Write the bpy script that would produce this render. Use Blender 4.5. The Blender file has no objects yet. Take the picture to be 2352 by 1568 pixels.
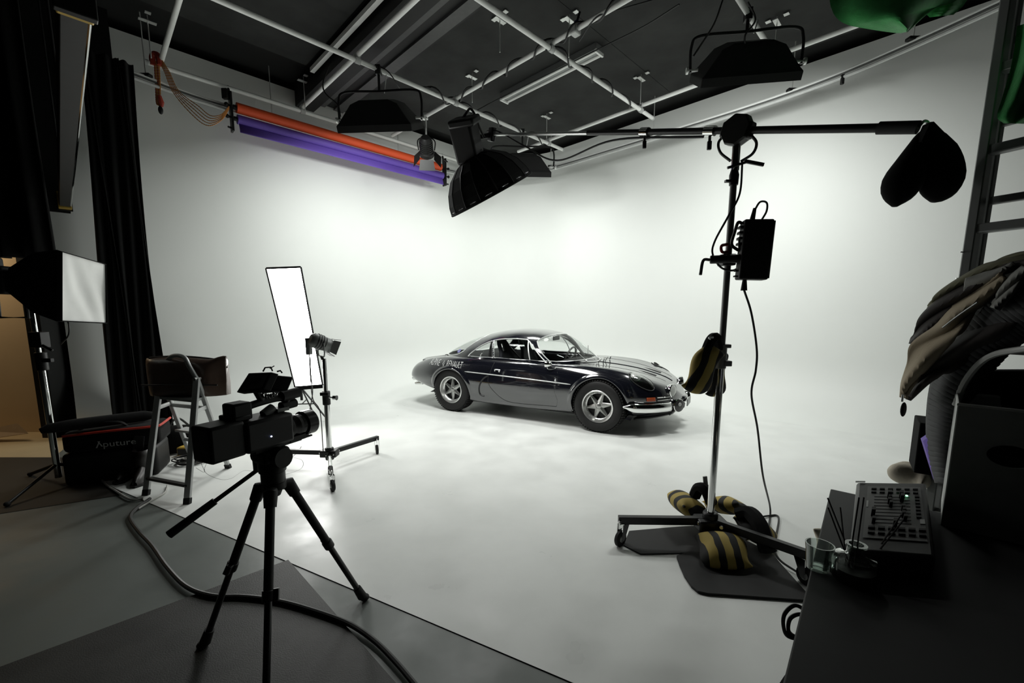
import bpy, bmesh, math, random
from mathutils import Vector as V, Matrix as MX, Euler
from mathutils.bvhtree import BVHTree
random.seed(7)
sc = bpy.context.scene
COL = sc.collection
PI = math.pi
S2 = 2 ** .5

# ------------------------------------------------------------------ camera
CAMH = 1.37
PITCH = math.radians(7.46)
FPX, CXP, CYP = 967.0, 1176.0, 843.0
cam_d = bpy.data.cameras.new('camera')
cam_d.sensor_width = 36.0
cam_d.sensor_fit = 'HORIZONTAL'
cam_d.lens = FPX / 2352.0 * 36.0
cam_d.shift_y = (CYP - 784.0) / 2352.0
cam_d.clip_start = .05
cam = bpy.data.objects.new('camera', cam_d)
COL.objects.link(cam)
cam.location = (0, 0, CAMH)
cam.rotation_euler = (PI / 2 - PITCH, 0, 0)
sc.camera = cam

# ------------------------------------------------------------------ world, exposure
w = bpy.data.worlds.new('world')
sc.world = w
w.use_nodes = True
w.node_tree.nodes['Background'].inputs[0].default_value = (.5, .52, .5, 1)
w.node_tree.nodes['Background'].inputs[1].default_value = .003
sc.view_settings.view_transform = 'Standard'
sc.view_settings.look = 'None'
sc.view_settings.gamma = 1.0
sc.view_settings.use_curve_mapping = False
sc.view_settings.exposure = 0.24

# strengths of the lamps (used in their builders further down)
E_DOME = 14.0        # diffuser of the softbox on the boom
E_STRIP = 18.0       # strip softbox diffuser
P_FRES = 6.0         # barn-door lamp on the grid
P_PANELS = (57.0, 60.0, 33.0)   # hanging soft lights: left, right, far corner
P_WARM = 10.0        # lamp of the adjoining room


def ray(u, v):
    a = (u - CXP) / FPX
    b = (CYP - v) / FPX
    return V((a, math.cos(PITCH) + b * math.sin(PITCH), -math.sin(PITCH) + b * math.cos(PITCH)))


def at(u, v, Y):          # point of the place seen at a photo position, Y metres in front of the camera
    d = ray(u, v)
    return V((0, 0, CAMH)) + d * (Y / d.y)


def on(u, v, z=0.0):      # the same on a level surface
    d = ray(u, v)
    return V((0, 0, CAMH)) + d * ((z - CAMH) / d.z)


def R(a, b, z=0.0):       # studio coordinates: a towards the right wall, b towards the left wall
    return V(((a - b) / S2, (a + b) / S2, z))


# ------------------------------------------------------------------ materials
MATS = {}


def mat(name, col, rough=.5, metal=0.0, noise=0.0, nscale=20.0, bump=0.0, bscale=60.0, spec=.5, coat=0.0,
        emit=None, alpha=None, trans=0.0, rvar=0.0, sheen=0.0, contrast=False):
    m = bpy.data.materials.new(name)
    m.use_nodes = True
    nt = m.node_tree
    b = nt.nodes['Principled BSDF']
    b.inputs['Base Color'].default_value = (*col, 1)
    b.inputs['Roughness'].default_value = rough
    b.inputs['Metallic'].default_value = metal
    b.inputs['Specular IOR Level'].default_value = spec
    b.inputs['Coat Weight'].default_value = coat
    b.inputs['Coat Roughness'].default_value = .04
    b.inputs['Transmission Weight'].default_value = trans
    b.inputs['Sheen Weight'].default_value = sheen
    if emit:
        b.inputs['Emission Color'].default_value = (*emit[0], 1)
        b.inputs['Emission Strength'].default_value = emit[1]
    if alpha is not None:
        b.inputs['Alpha'].default_value = alpha
    tc = nt.nodes.new('ShaderNodeTexCoord')
    if noise or rvar:
        n = nt.nodes.new('ShaderNodeTexNoise')
        n.inputs['Scale'].default_value = nscale
        n.inputs['Detail'].default_value = 5
        nt.links.new(tc.outputs['Object'], n.inputs['Vector'])
        if noise:
            mx = nt.nodes.new('ShaderNodeMix')
            mx.data_type = 'RGBA'
            mx.inputs['A'].default_value = (*[c * (1 - noise) for c in col], 1)
            mx.inputs['B'].default_value = (*[min(1, c * (1 + noise)) for c in col], 1)
            fac = n.outputs['Fac']
            if contrast:
                mc = nt.nodes.new('ShaderNodeMapRange')
                mc.inputs['From Min'].default_value = .36
                mc.inputs['From Max'].default_value = .64
                nt.links.new(fac, mc.inputs['Value'])
                fac = mc.outputs['Result']
            nt.links.new(fac, mx.inputs['Factor'])
            nt.links.new(mx.outputs['Result'], b.inputs['Base Color'])
        if rvar:
            mr = nt.nodes.new('ShaderNodeMapRange')
            mr.inputs['From Min'].default_value = .3
            mr.inputs['From Max'].default_value = .7
            mr.inputs['To Min'].default_value = max(0, rough - rvar)
            mr.inputs['To Max'].default_value = min(1, rough + rvar)
            nt.links.new(n.outputs['Fac'], mr.inputs['Value'])
            nt.links.new(mr.outputs['Result'], b.inputs['Roughness'])
    if bump:
        n2 = nt.nodes.new('ShaderNodeTexNoise')
        n2.inputs['Scale'].default_value = bscale
        n2.inputs['Detail'].default_value = 4
        nt.links.new(tc.outputs['Object'], n2.inputs['Vector'])
        bp = nt.nodes.new('ShaderNodeBump')
        bp.inputs['Strength'].default_value = bump
        bp.inputs['Distance'].default_value = .01
        nt.links.new(n2.outputs['Fac'], bp.inputs['Height'])
        nt.links.new(bp.outputs['Normal'], b.inputs['Normal'])
    MATS[name] = m
    return m


def stripes(name, c1, c2, axis, width, duty=.5, rough=.7, wob=.0):     # woven stripes, object space
    m = mat(name, c1, rough)
    nt = m.node_tree
    b = nt.nodes['Principled BSDF']
    tc = nt.nodes.new('ShaderNodeTexCoord')
    sp = nt.nodes.new('ShaderNodeSeparateXYZ')
    nt.links.new(tc.outputs['Object'], sp.inputs[0])
    dv = nt.nodes.new('ShaderNodeMath'); dv.operation = 'DIVIDE'; dv.inputs[1].default_value = width
    nt.links.new(sp.outputs[axis], dv.inputs[0])
    src = dv.outputs[0]
    if wob:
        n = nt.nodes.new('ShaderNodeTexNoise'); n.inputs['Scale'].default_value = 9
        nt.links.new(tc.outputs['Object'], n.inputs['Vector'])
        ma = nt.nodes.new('ShaderNodeMath'); ma.operation = 'MULTIPLY_ADD'; ma.inputs[1].default_value = wob
        nt.links.new(n.outputs['Fac'], ma.inputs[0]); nt.links.new(src, ma.inputs[2]); src = ma.outputs[0]
    fr = nt.nodes.new('ShaderNodeMath'); fr.operation = 'FRACT'
    nt.links.new(src, fr.inputs[0])
    lt = nt.nodes.new('ShaderNodeMath'); lt.operation = 'LESS_THAN'; lt.inputs[1].default_value = duty
    nt.links.new(fr.outputs[0], lt.inputs[0])
    mx = nt.nodes.new('ShaderNodeMix'); mx.data_type = 'RGBA'
    mx.inputs['A'].default_value = (*c2, 1); mx.inputs['B'].default_value = (*c1, 1)
    nt.links.new(lt.outputs[0], mx.inputs['Factor'])
    nt.links.new(mx.outputs['Result'], b.inputs['Base Color'])
    return m


def glass_mat(name, tint=(.9, .93, .92), rough=.0, gloss=.12):
    m = bpy.data.materials.new(name)
    m.use_nodes = True
    nt = m.node_tree
    nt.nodes.clear()
    o = nt.nodes.new('ShaderNodeOutputMaterial')
    t = nt.nodes.new('ShaderNodeBsdfTransparent'); t.inputs[0].default_value = (*tint, 1)
    g = nt.nodes.new('ShaderNodeBsdfGlossy'); g.inputs['Roughness'].default_value = rough
    g.inputs[0].default_value = (.9, .92, .9, 1)
    fr = nt.nodes.new('ShaderNodeFresnel'); fr.inputs[0].default_value = 1.45
    ad = nt.nodes.new('ShaderNodeMath'); ad.operation = 'MULTIPLY'; ad.inputs[1].default_value = gloss / .04
    nt.links.new(fr.outputs[0], ad.inputs[0])
    cl = nt.nodes.new('ShaderNodeClamp'); cl.inputs['Max'].default_value = .9
    nt.links.new(ad.outputs[0], cl.inputs[0])
    mx = nt.nodes.new('ShaderNodeMixShader')
    nt.links.new(cl.outputs[0], mx.inputs[0])
    nt.links.new(t.outputs[0], mx.inputs[1]); nt.links.new(g.outputs[0], mx.inputs[2])
    nt.links.new(mx.outputs[0], o.inputs[0])
    MATS[name] = m
    return m


mat('cyc_white', (.80, .817, .79), .55, noise=.03, nscale=1.3, spec=.35, bump=.03, bscale=120)
mat('cyc_floor', (.775, .79, .765), .42, noise=.045, nscale=2.6, contrast=True, spec=.4, bump=.12, bscale=9, rvar=.16)
mat('floor_grey', (.165, .182, .170), .45, noise=.12, nscale=3, spec=.4, bump=.1, bscale=12, rvar=.12)
mat('floor_wood', (.020, .017, .013), .6, noise=.3, nscale=5)
mat('mat_grey', (.036, .036, .033), .6, noise=.22, nscale=4, contrast=True, bump=.15, bscale=200)
mat('ceiling', (.007, .0073, .007), .9, noise=.3, nscale=3)
mat('board', (.0165, .0175, .0165), .85, noise=.38, nscale=2.4, bump=.3, bscale=9, contrast=True)
mat('beam_black', (.004, .004, .004), .7, noise=.3)
mat('rail_dark', (.02, .02, .019), .6, noise=.2)
mat('beam_grey', (.07, .07, .07), .6, noise=.2)
mat('pipe', (.90, .91, .885), .38, noise=.08, nscale=10, spec=.5)
mat('pipe_joint', (.50, .51, .50), .45, noise=.1)
mat('steel', (.62, .63, .62), .3, metal=1, noise=.1)
mat('galv', (.75, .76, .74), .42, metal=.6, noise=.1)
mat('chrome', (.82, .83, .82), .08, metal=1, noise=.03)
mat('alu', (.26, .27, .265), .45, metal=.45, noise=.12)
mat('alu_light', (.46, .47, .465), .4, metal=.25, noise=.1)
mat('alu_dark', (.16, .165, .16), .5, metal=.4, noise=.15)
mat('black', (.006, .006, .006), .55, noise=.3, spec=.35)
mat('black_gloss', (.006, .006, .006), .25, noise=.2, spec=.5)
mat('black_cloth', (.0055, .0056, .0056), .95, noise=.4, nscale=30, spec=.1, sheen=.04)
mat('black_metal', (.0075, .0075, .0075), .45, noise=.3, metal=.2)
mat('rubber', (.012, .012, .012), .75, noise=.3)
mat('cable', (.009, .009, .009), .5, noise=.2)
mat('cable_white', (.45, .45, .42), .5, noise=.1)
mat('red_paper', (.86, .105, .028), .6, noise=.03, nscale=3)
mat('purple_paper', (.155, .085, .48), .6, noise=.04, nscale=3)
mat('orange_bead', (.62, .26, .06), .45, noise=.25, nscale=40)
mat('red_bead', (.40, .05, .03), .5, noise=.3, nscale=40)
mat('white_cloth', (.80, .81, .79), .8, noise=.04, nscale=8, bump=.3, bscale=6)
mat('strip_face', (.9, .9, .9), .8, emit=((1, 1, .97), E_STRIP))
mat('dome_face', (.9, .9, .9), .8, emit=((1, 1, .97), E_DOME))
mat('lamp_glow', (.9, .9, .9), .8, emit=((1, 1, .97), 6))
mat('green_cloth', (.03, .24, .058), .95, noise=.35, nscale=25, sheen=.3, bump=.2, bscale=150)
mat('leather', (.085, .056, .043), .30, noise=.45, nscale=6, bump=.15, bscale=35)
mat('leather_dark', (.010, .008, .007), .4, noise=.4, nscale=8)
mat('jacket_tan', (.32, .265, .185), .85, noise=.2, nscale=12, bump=.15, bscale=90)
mat('jacket_olive', (.11, .105, .06), .85, noise=.2, nscale=12)
mat('jacket_brown', (.020, .015, .013), .8, noise=.3)
mat('jacket_grey', (.20, .20, .185), .8, noise=.5, nscale=22)
mat('cream_cloth', (.66, .60, .49), .9, noise=.2, nscale=18, bump=.2, bscale=70)
mat('beige_wall', (.62, .47, .29), .8, noise=.06, nscale=3)
mat('beige_floor', (.55, .43, .25), .6, noise=.12, nscale=4)
mat('cardboard', (.40, .29, .18), .8, noise=.1)
mat('plastic_frost', (.36, .37, .36), .5, noise=.1, spec=.4)
mat('plastic_pale', (.55, .56, .54), .45, noise=.06)
mat('table_top', (.035, .035, .035), .6, noise=.15, nscale=7, spec=.3)
mat('console', (.085, .085, .082), .5, noise=.08)
mat('console_plate', (.16, .16, .155), .5, noise=.05)
mat('red_trim', (.45, .03, .015), .6, noise=.2)
mat('logo_grey', (.42, .43, .42), .6, noise=.1)
mat('yellow_tape', (.50, .33, .05), .6, noise=.3, nscale=15)
mat('blue_clamp', (.05, .04, .17), .45, noise=.2)
mat('red_plastic', (.35, .02, .02), .4, noise=.1)
mat('led_green', (.1, .6, .3), .5, emit=((.3, 1, .5), 4))
mat('led_blue', (.2, .3, .9), .5, emit=((.5, .6, 1), 6))
mat('screen_off', (.022, .023, .022), .18, noise=.1, spec=.5)
glass_mat('glass_jar', (.80, .84, .82), .02, .10)
mat('chair_knit', (.045, .046, .048), .8, noise=.15, nscale=20)
mat('reed', (.012, .010, .008), .8, noise=.3)
mat('car_paint', (.0058, .0064, .0105), .16, noise=.1, nscale=3, spec=.5, coat=1.0)
mat('car_black', (.006, .006, .006), .6, noise=.2)
mat('car_seat', (.016, .017, .024), .7, noise=.25)
mat('car_trim', (.012, .012, .013), .45, noise=.2)
mat('tyre', (.0075, .0075, .0075), .72, noise=.25, bump=.2, bscale=90)
mat('rim_alloy', (.76, .765, .75), .28, metal=.85, noise=.08)
mat('spoke_alloy', (.42, .425, .41), .36, metal=.9, noise=.08)
mat('amber', (.42, .065, .012), .25, noise=.1)
mat('decal_white', (.55, .56, .55), .6, noise=.08)
mat('decal_blue', (.20, .20, .42), .6, noise=.2)
mat('lamp_lens', (.50, .51, .49), .12, noise=.15, nscale=60, spec=.6)
mat('lamp_cover', (.035, .036, .036), .22, noise=.2)
mat('steer', (.05, .05, .05), .4, noise=.2)
glass_mat('car_glass', (.95, .965, .96), .0, .014)
mat('trim_bright', (.86, .87, .86), .30, metal=.55, noise=.03)
MATS['car_paint'].node_tree.nodes['Principled BSDF'].inputs['Coat IOR'].default_value = 1.85
glass_mat('lamp_glass', (.72, .74, .73), .03, .12)


# ------------------------------------------------------------------ mesh helpers
def frame(a, b, up=V((0, 0, 1))):
    z = (V(b) - V(a)).normalized()
    if abs(z.dot(up)) > .98:
        up = V((0, 1, 0)) if abs(z.y) < .9 else V((1, 0, 0))
    x = up.cross(z).normalized()
    y = z.cross(x)
    m = MX((x, y, z)).transposed().to_4x4()
    m.translation = V(a)
    return m


def euler(rx=0, ry=0, rz=0, loc=(0, 0, 0)):
    return MX.Translation(V(loc)) @ Euler((math.radians(rx), math.radians(ry), math.radians(rz))).to_matrix().to_4x4()


ROOT = {}


def tag(o, label=None, cat=None, group=None, kind=None):
    if label: o['label'] = label
    if cat: o['category'] = cat
    if group: o['group'] = group
    if kind: o['kind'] = kind
    return o


def thing(name, label, cat, loc=(0, 0, 0), rz=0.0, group=None):
    o = bpy.data.objects.new(name, None)
    COL.objects.link(o)
    o.empty_display_size = .1
    o.location = V(loc)
    o.rotation_euler = (0, 0, rz)
    ROOT[o.name] = MX.Translation(V(loc)) @ MX.Rotation(rz, 4, 'Z')
    return tag(o, label, cat, group)


class B:
    def __init__(s):
        s.v = []
        s.f = []

    def add(s, vs, fs, M=None):
        o = len(s.v)
        if M is not None:
            vs = [M @ V(p) for p in vs]
        s.v += [V(p) for p in vs]
        s.f += [tuple(i + o for i in f) for f in fs]
        return s

    def box(s, c, size, M=None):
        c = V(c)
        x, y, z = [d / 2 for d in size]
        vs = [c + V((i * x, j * y, k * z)) for k in (-1, 1) for j in (-1, 1) for i in (-1, 1)]
        return s.add(vs, [(0, 2, 3, 1), (4, 5, 7, 6), (0, 1, 5, 4), (2, 6, 7, 3), (0, 4, 6, 2), (1, 3, 7, 5)], M)

    def bar(s, a, b, wx, wy, up=V((0, 0, 1))):      # square bar from a to b
        L = (V(b) - V(a)).length
        return s.box((0, 0, L / 2), (wx, wy, L), frame(a, b, up))

    def cyl(s, a, b, r, r2=None, n=16, cap=True):
        r2 = r if r2 is None else r2
        L = (V(b) - V(a)).length
        return s.lathe([(r, 0), (r2, L)], n, frame(a, b), cap)

    def lathe(s, prof, n=24, M=None, cap=True, arc=None):
        vs, fs = [], []
        k = len(prof)
        full = arc is None
        steps = n if full else n + 1
        for i in range(steps):
            t = 2 * PI * i / n if full else arc[0] + (arc[1] - arc[0]) * i / n
            for r, z in prof:
                vs.append((r * math.cos(t), r * math.sin(t), z))
        for i in range(n):
            j = (i + 1) % steps
            for q in range(k - 1):
                fs.append((i * k + q, j * k + q, j * k + q + 1, i * k + q + 1))
        if cap and full:
            if prof[0][0] > 1e-5: fs.append(tuple(i * k for i in range(n))[::-1])
            if prof[-1][0] > 1e-5: fs.append(tuple(i * k + k - 1 for i in range(n)))
        return s.add(vs, fs, M)

    def tube(s, pts, r, n=8, closed=False, cap=True):
        pts = [V(p) for p in pts]
        m = len(pts)
        rr = r if isinstance(r, (list, tuple)) else [r] * m
        T = []
        for i in range(m):
            a = pts[i - 1] if (i > 0 or closed) else pts[i]
            b = pts[(i + 1) % m] if (i < m - 1 or closed) else pts[i]
            d = b - a
            T.append(d.normalized() if d.length > 1e-9 else V((0, 0, 1)))
        up = V((0, 0, 1)) if abs(T[0].z) < .9 else V((1, 0, 0))
        nrm = (up - T[0] * up.dot(T[0])).normalized()
        vs, fs = [], []
        for i in range(m):
            if i:
                nrm = nrm - T[i] * nrm.dot(T[i])
                nrm = nrm.normalized() if nrm.length > 1e-6 else T[i].orthogonal().normalized()
            bn = T[i].cross(nrm)
            for q in range(n):
                t = 2 * PI * q / n
                vs.append(pts[i] + (nrm * math.cos(t) + bn * math.sin(t)) * rr[i])
        for i in range(m if closed else m - 1):
            j = (i + 1) % m
            for q in range(n):
                p = (q + 1) % n
                fs.append((i * n + q, i * n + p, j * n + p, j * n + q))
        if cap and not closed:
            fs.append(tuple(range(n))[::-1])
            fs.append(tuple((m - 1) * n + q for q in range(n)))
        return s.add(vs, fs)

    def ell(s, c, rad, M=None, nu=20, nv=12):
        vs, fs = [], []
        for j in range(1, nv):
            p = PI * j / nv
            for i in range(nu):
                t = 2 * PI * i / nu
                vs.append((c[0] + rad[0] * math.sin(p) * math.cos(t), c[1] + rad[1] * math.sin(p) * math.sin(t),
                           c[2] + rad[2] * math.cos(p)))
        for j in range(nv - 2):
            for i in range(nu):
                k = (i + 1) % nu
                fs.append((j * nu + i, (j + 1) * nu + i, (j + 1) * nu + k, j * nu + k))
        a = len(vs); vs.append((c[0], c[1], c[2] + rad[2]))
        b = len(vs); vs.append((c[0], c[1], c[2] - rad[2]))
        for i in range(nu):
            k = (i + 1) % nu
            fs.append((a, i, k))
            fs.append((b, (nv - 2) * nu + k, (nv - 2) * nu + i))
        return s.add(vs, fs, M)

    def prism(s, poly, h, M=None):
        n = len(poly)
        vs = [(p[0], p[1], 0) for p in poly] + [(p[0], p[1], h) for p in poly]
        fs = [tuple(range(n))[::-1], tuple(range(n, 2 * n))]
        fs += [(i, (i + 1) % n, n + (i + 1) % n, n + i) for i in range(n)]
        return s.add(vs, fs, M)

    def grid(s, rows, cu=False, cv=False, M=None):
        a, b = len(rows), len(rows[0])
        vs = [p for r in rows for p in r]
        fs = []
        for i in range(a if cu else a - 1):
            for j in range(b if cv else b - 1):
                i2, j2 = (i + 1) % a, (j + 1) % b
                fs.append((i * b + j, i * b + j2, i2 * b + j2, i2 * b + j))
        return s.add(vs, fs, M)

    def quad(s, a, b, c, d):
        return s.add([a, b, c, d], [(0, 1, 2, 3)])

    def build(s, name, m, parent=None, smooth=True, angle=38, bevel=0.0, solid=0.0, sub=0, local=False, seg=2, recalc=True):
        vs = s.v
        o = bpy.data.objects.new(name, bpy.data.meshes.new(name))
        if parent is not None:
            if not local:
                inv = ROOT[parent.name].inverted()
                vs = [inv @ p for p in vs]
            ROOT[o.name] = ROOT[parent.name]
        else:
            lo = [min(p[i] for p in vs) for i in range(3)]
            hi = [max(p[i] for p in vs) for i in range(3)]
            c = V(((lo[0] + hi[0]) / 2, (lo[1] + hi[1]) / 2, lo[2]))
            vs = [p - c for p in vs]
            o.location = c
            ROOT[o.name] = MX.Translation(c)
        me = o.data
        me.from_pydata([tuple(p) for p in vs], [], s.f)
        if recalc:
            bm = bmesh.new(); bm.from_mesh(me)
            bmesh.ops.recalc_face_normals(bm, faces=bm.faces)
            bm.to_mesh(me); bm.free()
        me.materials.append(MATS[m] if isinstance(m, str) else m)
        if smooth:
            for p in me.polygons: p.use_smooth = True
            me.set_sharp_from_angle(angle=math.radians(angle))
        COL.objects.link(o)
        if parent is not None: o.parent = parent
        if solid:
            md = o.modifiers.new('solid', 'SOLIDIFY'); md.thickness = solid; md.offset = 0
        if bevel:
            md = o.modifiers.new('bevel', 'BEVEL'); md.width = bevel; md.segments = seg; md.limit_method = 'ANGLE'
            md.angle_limit = math.radians(40)
        if sub:
            md = o.modifiers.new('sub', 'SUBSURF'); md.levels = sub; md.render_levels = sub
        me.update()
        return o


def top(b, name, m, label, cat, group=None, **k):      # a thing that is one mesh
    return tag(b.build(name, m, None, **k), label, cat, group)


def struct(b, name, m, parent=None, **k):
    o = b.build(name, m, parent, **k)
    if parent is None: o['kind'] = 'structure'
    return o


def copy_tree(o, loc=None, rz=None, parent=None, label=None):
    c = o.copy(); COL.objects.link(c)
    if parent is not None: c.parent = parent
    if loc is not None: c.location = loc
    if rz is not None: c.rotation_euler = (0, 0, rz)
    if label: c['label'] = label
    for ch in [x for x in bpy.data.objects if x.parent == o]:
        copy_tree(ch, parent=c)
    return c


def curve(pts, n=8, closed=False):       # Catmull-Rom through points
    pts = [V(p) for p in pts]
    m = len(pts)
    out = []
    for i in range(m if closed else m - 1):
        p0 = pts[i - 1] if (i > 0 or closed) else pts[0] * 2 - pts[1]
        p1, p2 = pts[i], pts[(i + 1) % m]
        p3 = pts[(i + 2) % m] if (i + 2 < m or closed) else pts[-1] * 2 - pts[-2]
        for k in range(n):
            t = k / n
            out.append(.5 * ((2 * p1) + (p2 - p0) * t + (2 * p0 - 5 * p1 + 4 * p2 - p3) * t * t + (3 * p1 - p0 - 3 * p2 + p3) * t ** 3))
    if not closed: out.append(pts[-1])
    return out


def lerp(a, b, t): return a + (b - a) * t


def smooth(a, b, x):
    t = max(0, min(1, (x - a) / (b - a)))
    return t * t * (3 - 2 * t)


def interp(tab, x):            # monotone cubic through a table
    tab = sorted(tab)
    n = len(tab)
    if x <= tab[0][0]: return tab[0][1]
    if x >= tab[-1][0]: return tab[-1][1]
    d = [(tab[i + 1][1] - tab[i][1]) / (tab[i + 1][0] - tab[i][0]) for i in range(n - 1)]
    m = [d[0]] + [0 if d[i - 1] * d[i] <= 0 else 2 * d[i - 1] * d[i] / (d[i - 1] + d[i]) for i in range(1, n - 1)] + [d[-1]]
    for i in range(n - 1):
        x0, y0 = tab[i]; x1, y1 = tab[i + 1]
        if x <= x1:
            h = x1 - x0; t = (x - x0) / h
            return (y0 * (1 + 2 * t) * (1 - t) ** 2 + m[i] * h * t * (1 - t) ** 2 + y1 * t * t * (3 - 2 * t) + m[i + 1] * h * t * t * (t - 1))


def text_mesh(txt, size, shear=0.0, xs=1.0):       # (verts, faces) of flat lettering, centred
    cu = bpy.data.curves.new('lettering', 'FONT')
    cu.body = txt; cu.size = size; cu.shear = shear
    cu.align_x = 'CENTER'; cu.align_y = 'CENTER'
    cu.resolution_u = 3
    o = bpy.data.objects.new('lettering', cu)
    COL.objects.link(o)
    dg = bpy.context.evaluated_depsgraph_get()
    me = bpy.data.meshes.new_from_object(o.evaluated_get(dg))
    vs = [(v.co.x * xs, v.co.y) for v in me.vertices]
    fs = [tuple(p.vertices) for p in me.polygons]
    bpy.data.objects.remove(o); bpy.data.curves.remove(cu); bpy.data.meshes.remove(me)
    return vs, fs


# ------------------------------------------------------------------ studio shell
W = 6.79             # distance of both white walls in studio coordinates
HC = 4.51
COVE, CORNER = .75, 1.3


def plan(off):       # inner outline of the sweep, offset inwards by off
    r = max(.02, CORNER - off)
    c = W - CORNER
    pts = [(W - off, b) for b in (-4.0, -2.0, 0.0, 1.5, 3.0, 4.2)]
    pts += [(c + r * math.cos(t), c + r * math.sin(t)) for t in [PI / 2 * k / 14 for k in range(15)]]
    pts += [(a, W - off) for a in (4.2, 3.0, 2.0, 1.0, .3, -.19)]
    return pts


rows = [[R(a, b, HC) for a, b in plan(0)]]
for z in (3.8, 3.0, 2.2, 1.5, 1.0):
    rows.append([R(a, b, z) for a, b in plan(0)])
for k in range(13):
    t = PI / 2 * k / 12
    rows.append([R(a, b, .004 + COVE * (1 - math.sin(t))) for a, b in plan(COVE * (1 - math.cos(t)))])
struct(B().grid(rows), 'wall_back', 'cyc_white', angle=60)
# white painted floor of the sweep, its front edge a straight seam
e0, e1 = V((-3.30, 3.245, 0)), V((3.4, -.26, 0))
inner = [R(a, b, .004) for a, b in plan(COVE)]
poly = inner + [R(-.19, W - COVE - .6, .004), V((e0.x, e0.y, .004)), V((e1.x, e1.y, .004))]
fl = B(); fl.v = poly; fl.f = [tuple(range(len(poly)))]
struct(fl, 'floor_cyclorama', 'cyc_floor', smooth=False)
struct(B().box((0, 2.0, -.05), (26, 26, .1)), 'floor', 'floor_grey', smooth=False)
# dark boarded strip of floor at the left
q = B()
q.add([V((-9, 1.9, .003)), V((-4.6, 2.15, .003)), V((-2.95, 3.02, .003)), V((-3.45, 3.85, .003)), V((-9, 3.85, .003))], [(0, 1, 2, 3, 4)])
struct(q, 'floor_boards', 'floor_wood', smooth=False)
# ceiling with hung boards, a deep beam and its two grey flanges
ceil = struct(B().box((0, 2.0, HC + .16), (26, 26, .1)), 'ceiling', 'ceiling', smooth=False)


def rbox(b_, a0, a1, b0, b1, z0, z1):      # box along the studio axes
    c = R((a0 + a1) / 2, (b0 + b1) / 2, (z0 + z1) / 2)
    return b_.box((0, 0, 0), (a1 - a0, b1 - b0, z1 - z0), MX.Translation(c) @ MX.Rotation(PI / 4, 4, 'Z'))


for a0, a1, b0, b1 in ((3.12, 6.38, 3.0, 6.45), (3.12, 6.38, -.6, 2.995), (3.12, 6.38, -4.2, -.605), (-1.1, 2.27, 2.6, 6.0), (-1.1, 2.27, -.9, 2.595)):
    rbox(B(), a0, a1, b0, b1, HC - .01, HC + .11).build('ceiling_board', 'board', ceil, smooth=False)
rbox(B(), 2.38, 2.63, -3, W - .02, 4.29, HC + .11).build('ceiling_beam', 'beam_black', ceil, smooth=False)
rbox(B(), 2.66, 2.80, -3, W - .02, 4.41, 4.44).build('beam_flange', 'beam_grey', ceil, smooth=False)
rbox(B(), 2.93, 3.07, -3, W - .02, 4.41, 4.44).build('beam_flange', 'beam_grey', ceil, smooth=False)
rbox(B(), 2.63, 3.12, -3, W - .02, 4.44, HC + .11).build('beam_web', 'beam_black', ceil, smooth=False)
rbox(B(), 2.285, 2.335, -2, 5.92, 4.40, 4.45).build('cable_trunking', 'pipe', ceil, smooth=False)

# black end pier, hanging black drape and the warm room beyond it
q = B().box((-5.06, 4.62, 2.3), (.16, .30, 4.6))
struct(q, 'wall_pier', 'black', smooth=False)
struct(B().box((-7.0, 4.75, 1.3), (3.8, .1, 2.6)), 'wall_side', 'beige_wall', smooth=False)
q = B().add([V((-9, 3.85, .004)), V((-4.35, 3.85, .004)), V((-4.9, 4.7, .004)), V((-9, 4.7, .004))], [(0, 1, 2, 3)])
struct(q, 'floor_side_room', 'beige_floor', smooth=False)


def drape(path, z0, z1, amp, n_fold, name, m, label, cat, jag=0.0, wob=.02, group=None):
    pts = curve(path, 24)
    L = [0]
    for i in range(1, len(pts)): L.append(L[-1] + (pts[i] - pts[i - 1]).length)
    N = n_fold * 10
    rows = []
    for k in range(N + 1):
        s = L[-1] * k / N
        i = 0
        while i < len(L) - 2 and L[i + 1] < s: i += 1
        f = (s - L[i]) / max(1e-6, L[i + 1] - L[i])
        p = pts[i].lerp(pts[i + 1], f)
        t = (pts[i + 1] - pts[i]).normalized()
        nrm = V((t.y, -t.x, 0))
        ph = 2 * PI * k / 10
        col = []
        for j in range(13):
            v = j / 12
            a = amp * (.55 + .6 * v) * (math.sin(ph) + .35 * math.sin(ph * .53 + 1.3 + v))
            z = lerp(z1, z0 + jag * (1 + math.sin(ph * .31)), v)
            col.append(p + nrm * a + t * wob * math.sin(v * 3 + ph * .2) + V((0, 0, z)))
        rows.append(col)
    o = B().grid(rows).build(name, m, None, angle=80, solid=.006)
    return tag(o, label, cat, group)


drape([R(.59, 6.31), R(.44, 6.30), R(.28, 6.30), R(.14, 6.32)], .03, 3.99, .055, 9, 'black_curtain', 'black_cloth',
      'tall black pleated curtain hanging at the end of the white wall', 'curtain', wob=.05)
drape([V((-4.02, 3.78, 0)), V((-4.8, 3.74, 0)), V((-6.0, 3.70, 0)), V((-7.2, 3.7, 0))], 1.84, 4.6, .05, 26, 'black_drape', 'black_cloth',
      'black ribbed drape hanging above the opening to the warm-lit room', 'drape')
pp_ = [(-.4, 2.42), (-.03, 2.42), (.10, 3.35), (.16, 3.9), (.45, 3.9), (.45, 4.62), (-.4, 4.62)]
q = B(); q.add([R(a, 6.66, z) for a, z in pp_] + [R(a, 6.70, z) for a, z in pp_], [tuple(range(7)), tuple(range(13, 6, -1))] + [(i, (i + 1) % 7, 7 + (i + 1) % 7, 7 + i) for i in range(7)])
struct(q, 'wall_pelmet', 'black', smooth=False)
lw = bpy.data.lights.new('side_room_lamp', 'AREA'); lw.energy = P_WARM; lw.size = .8; lw.color = (1, .80, .54)
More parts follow.
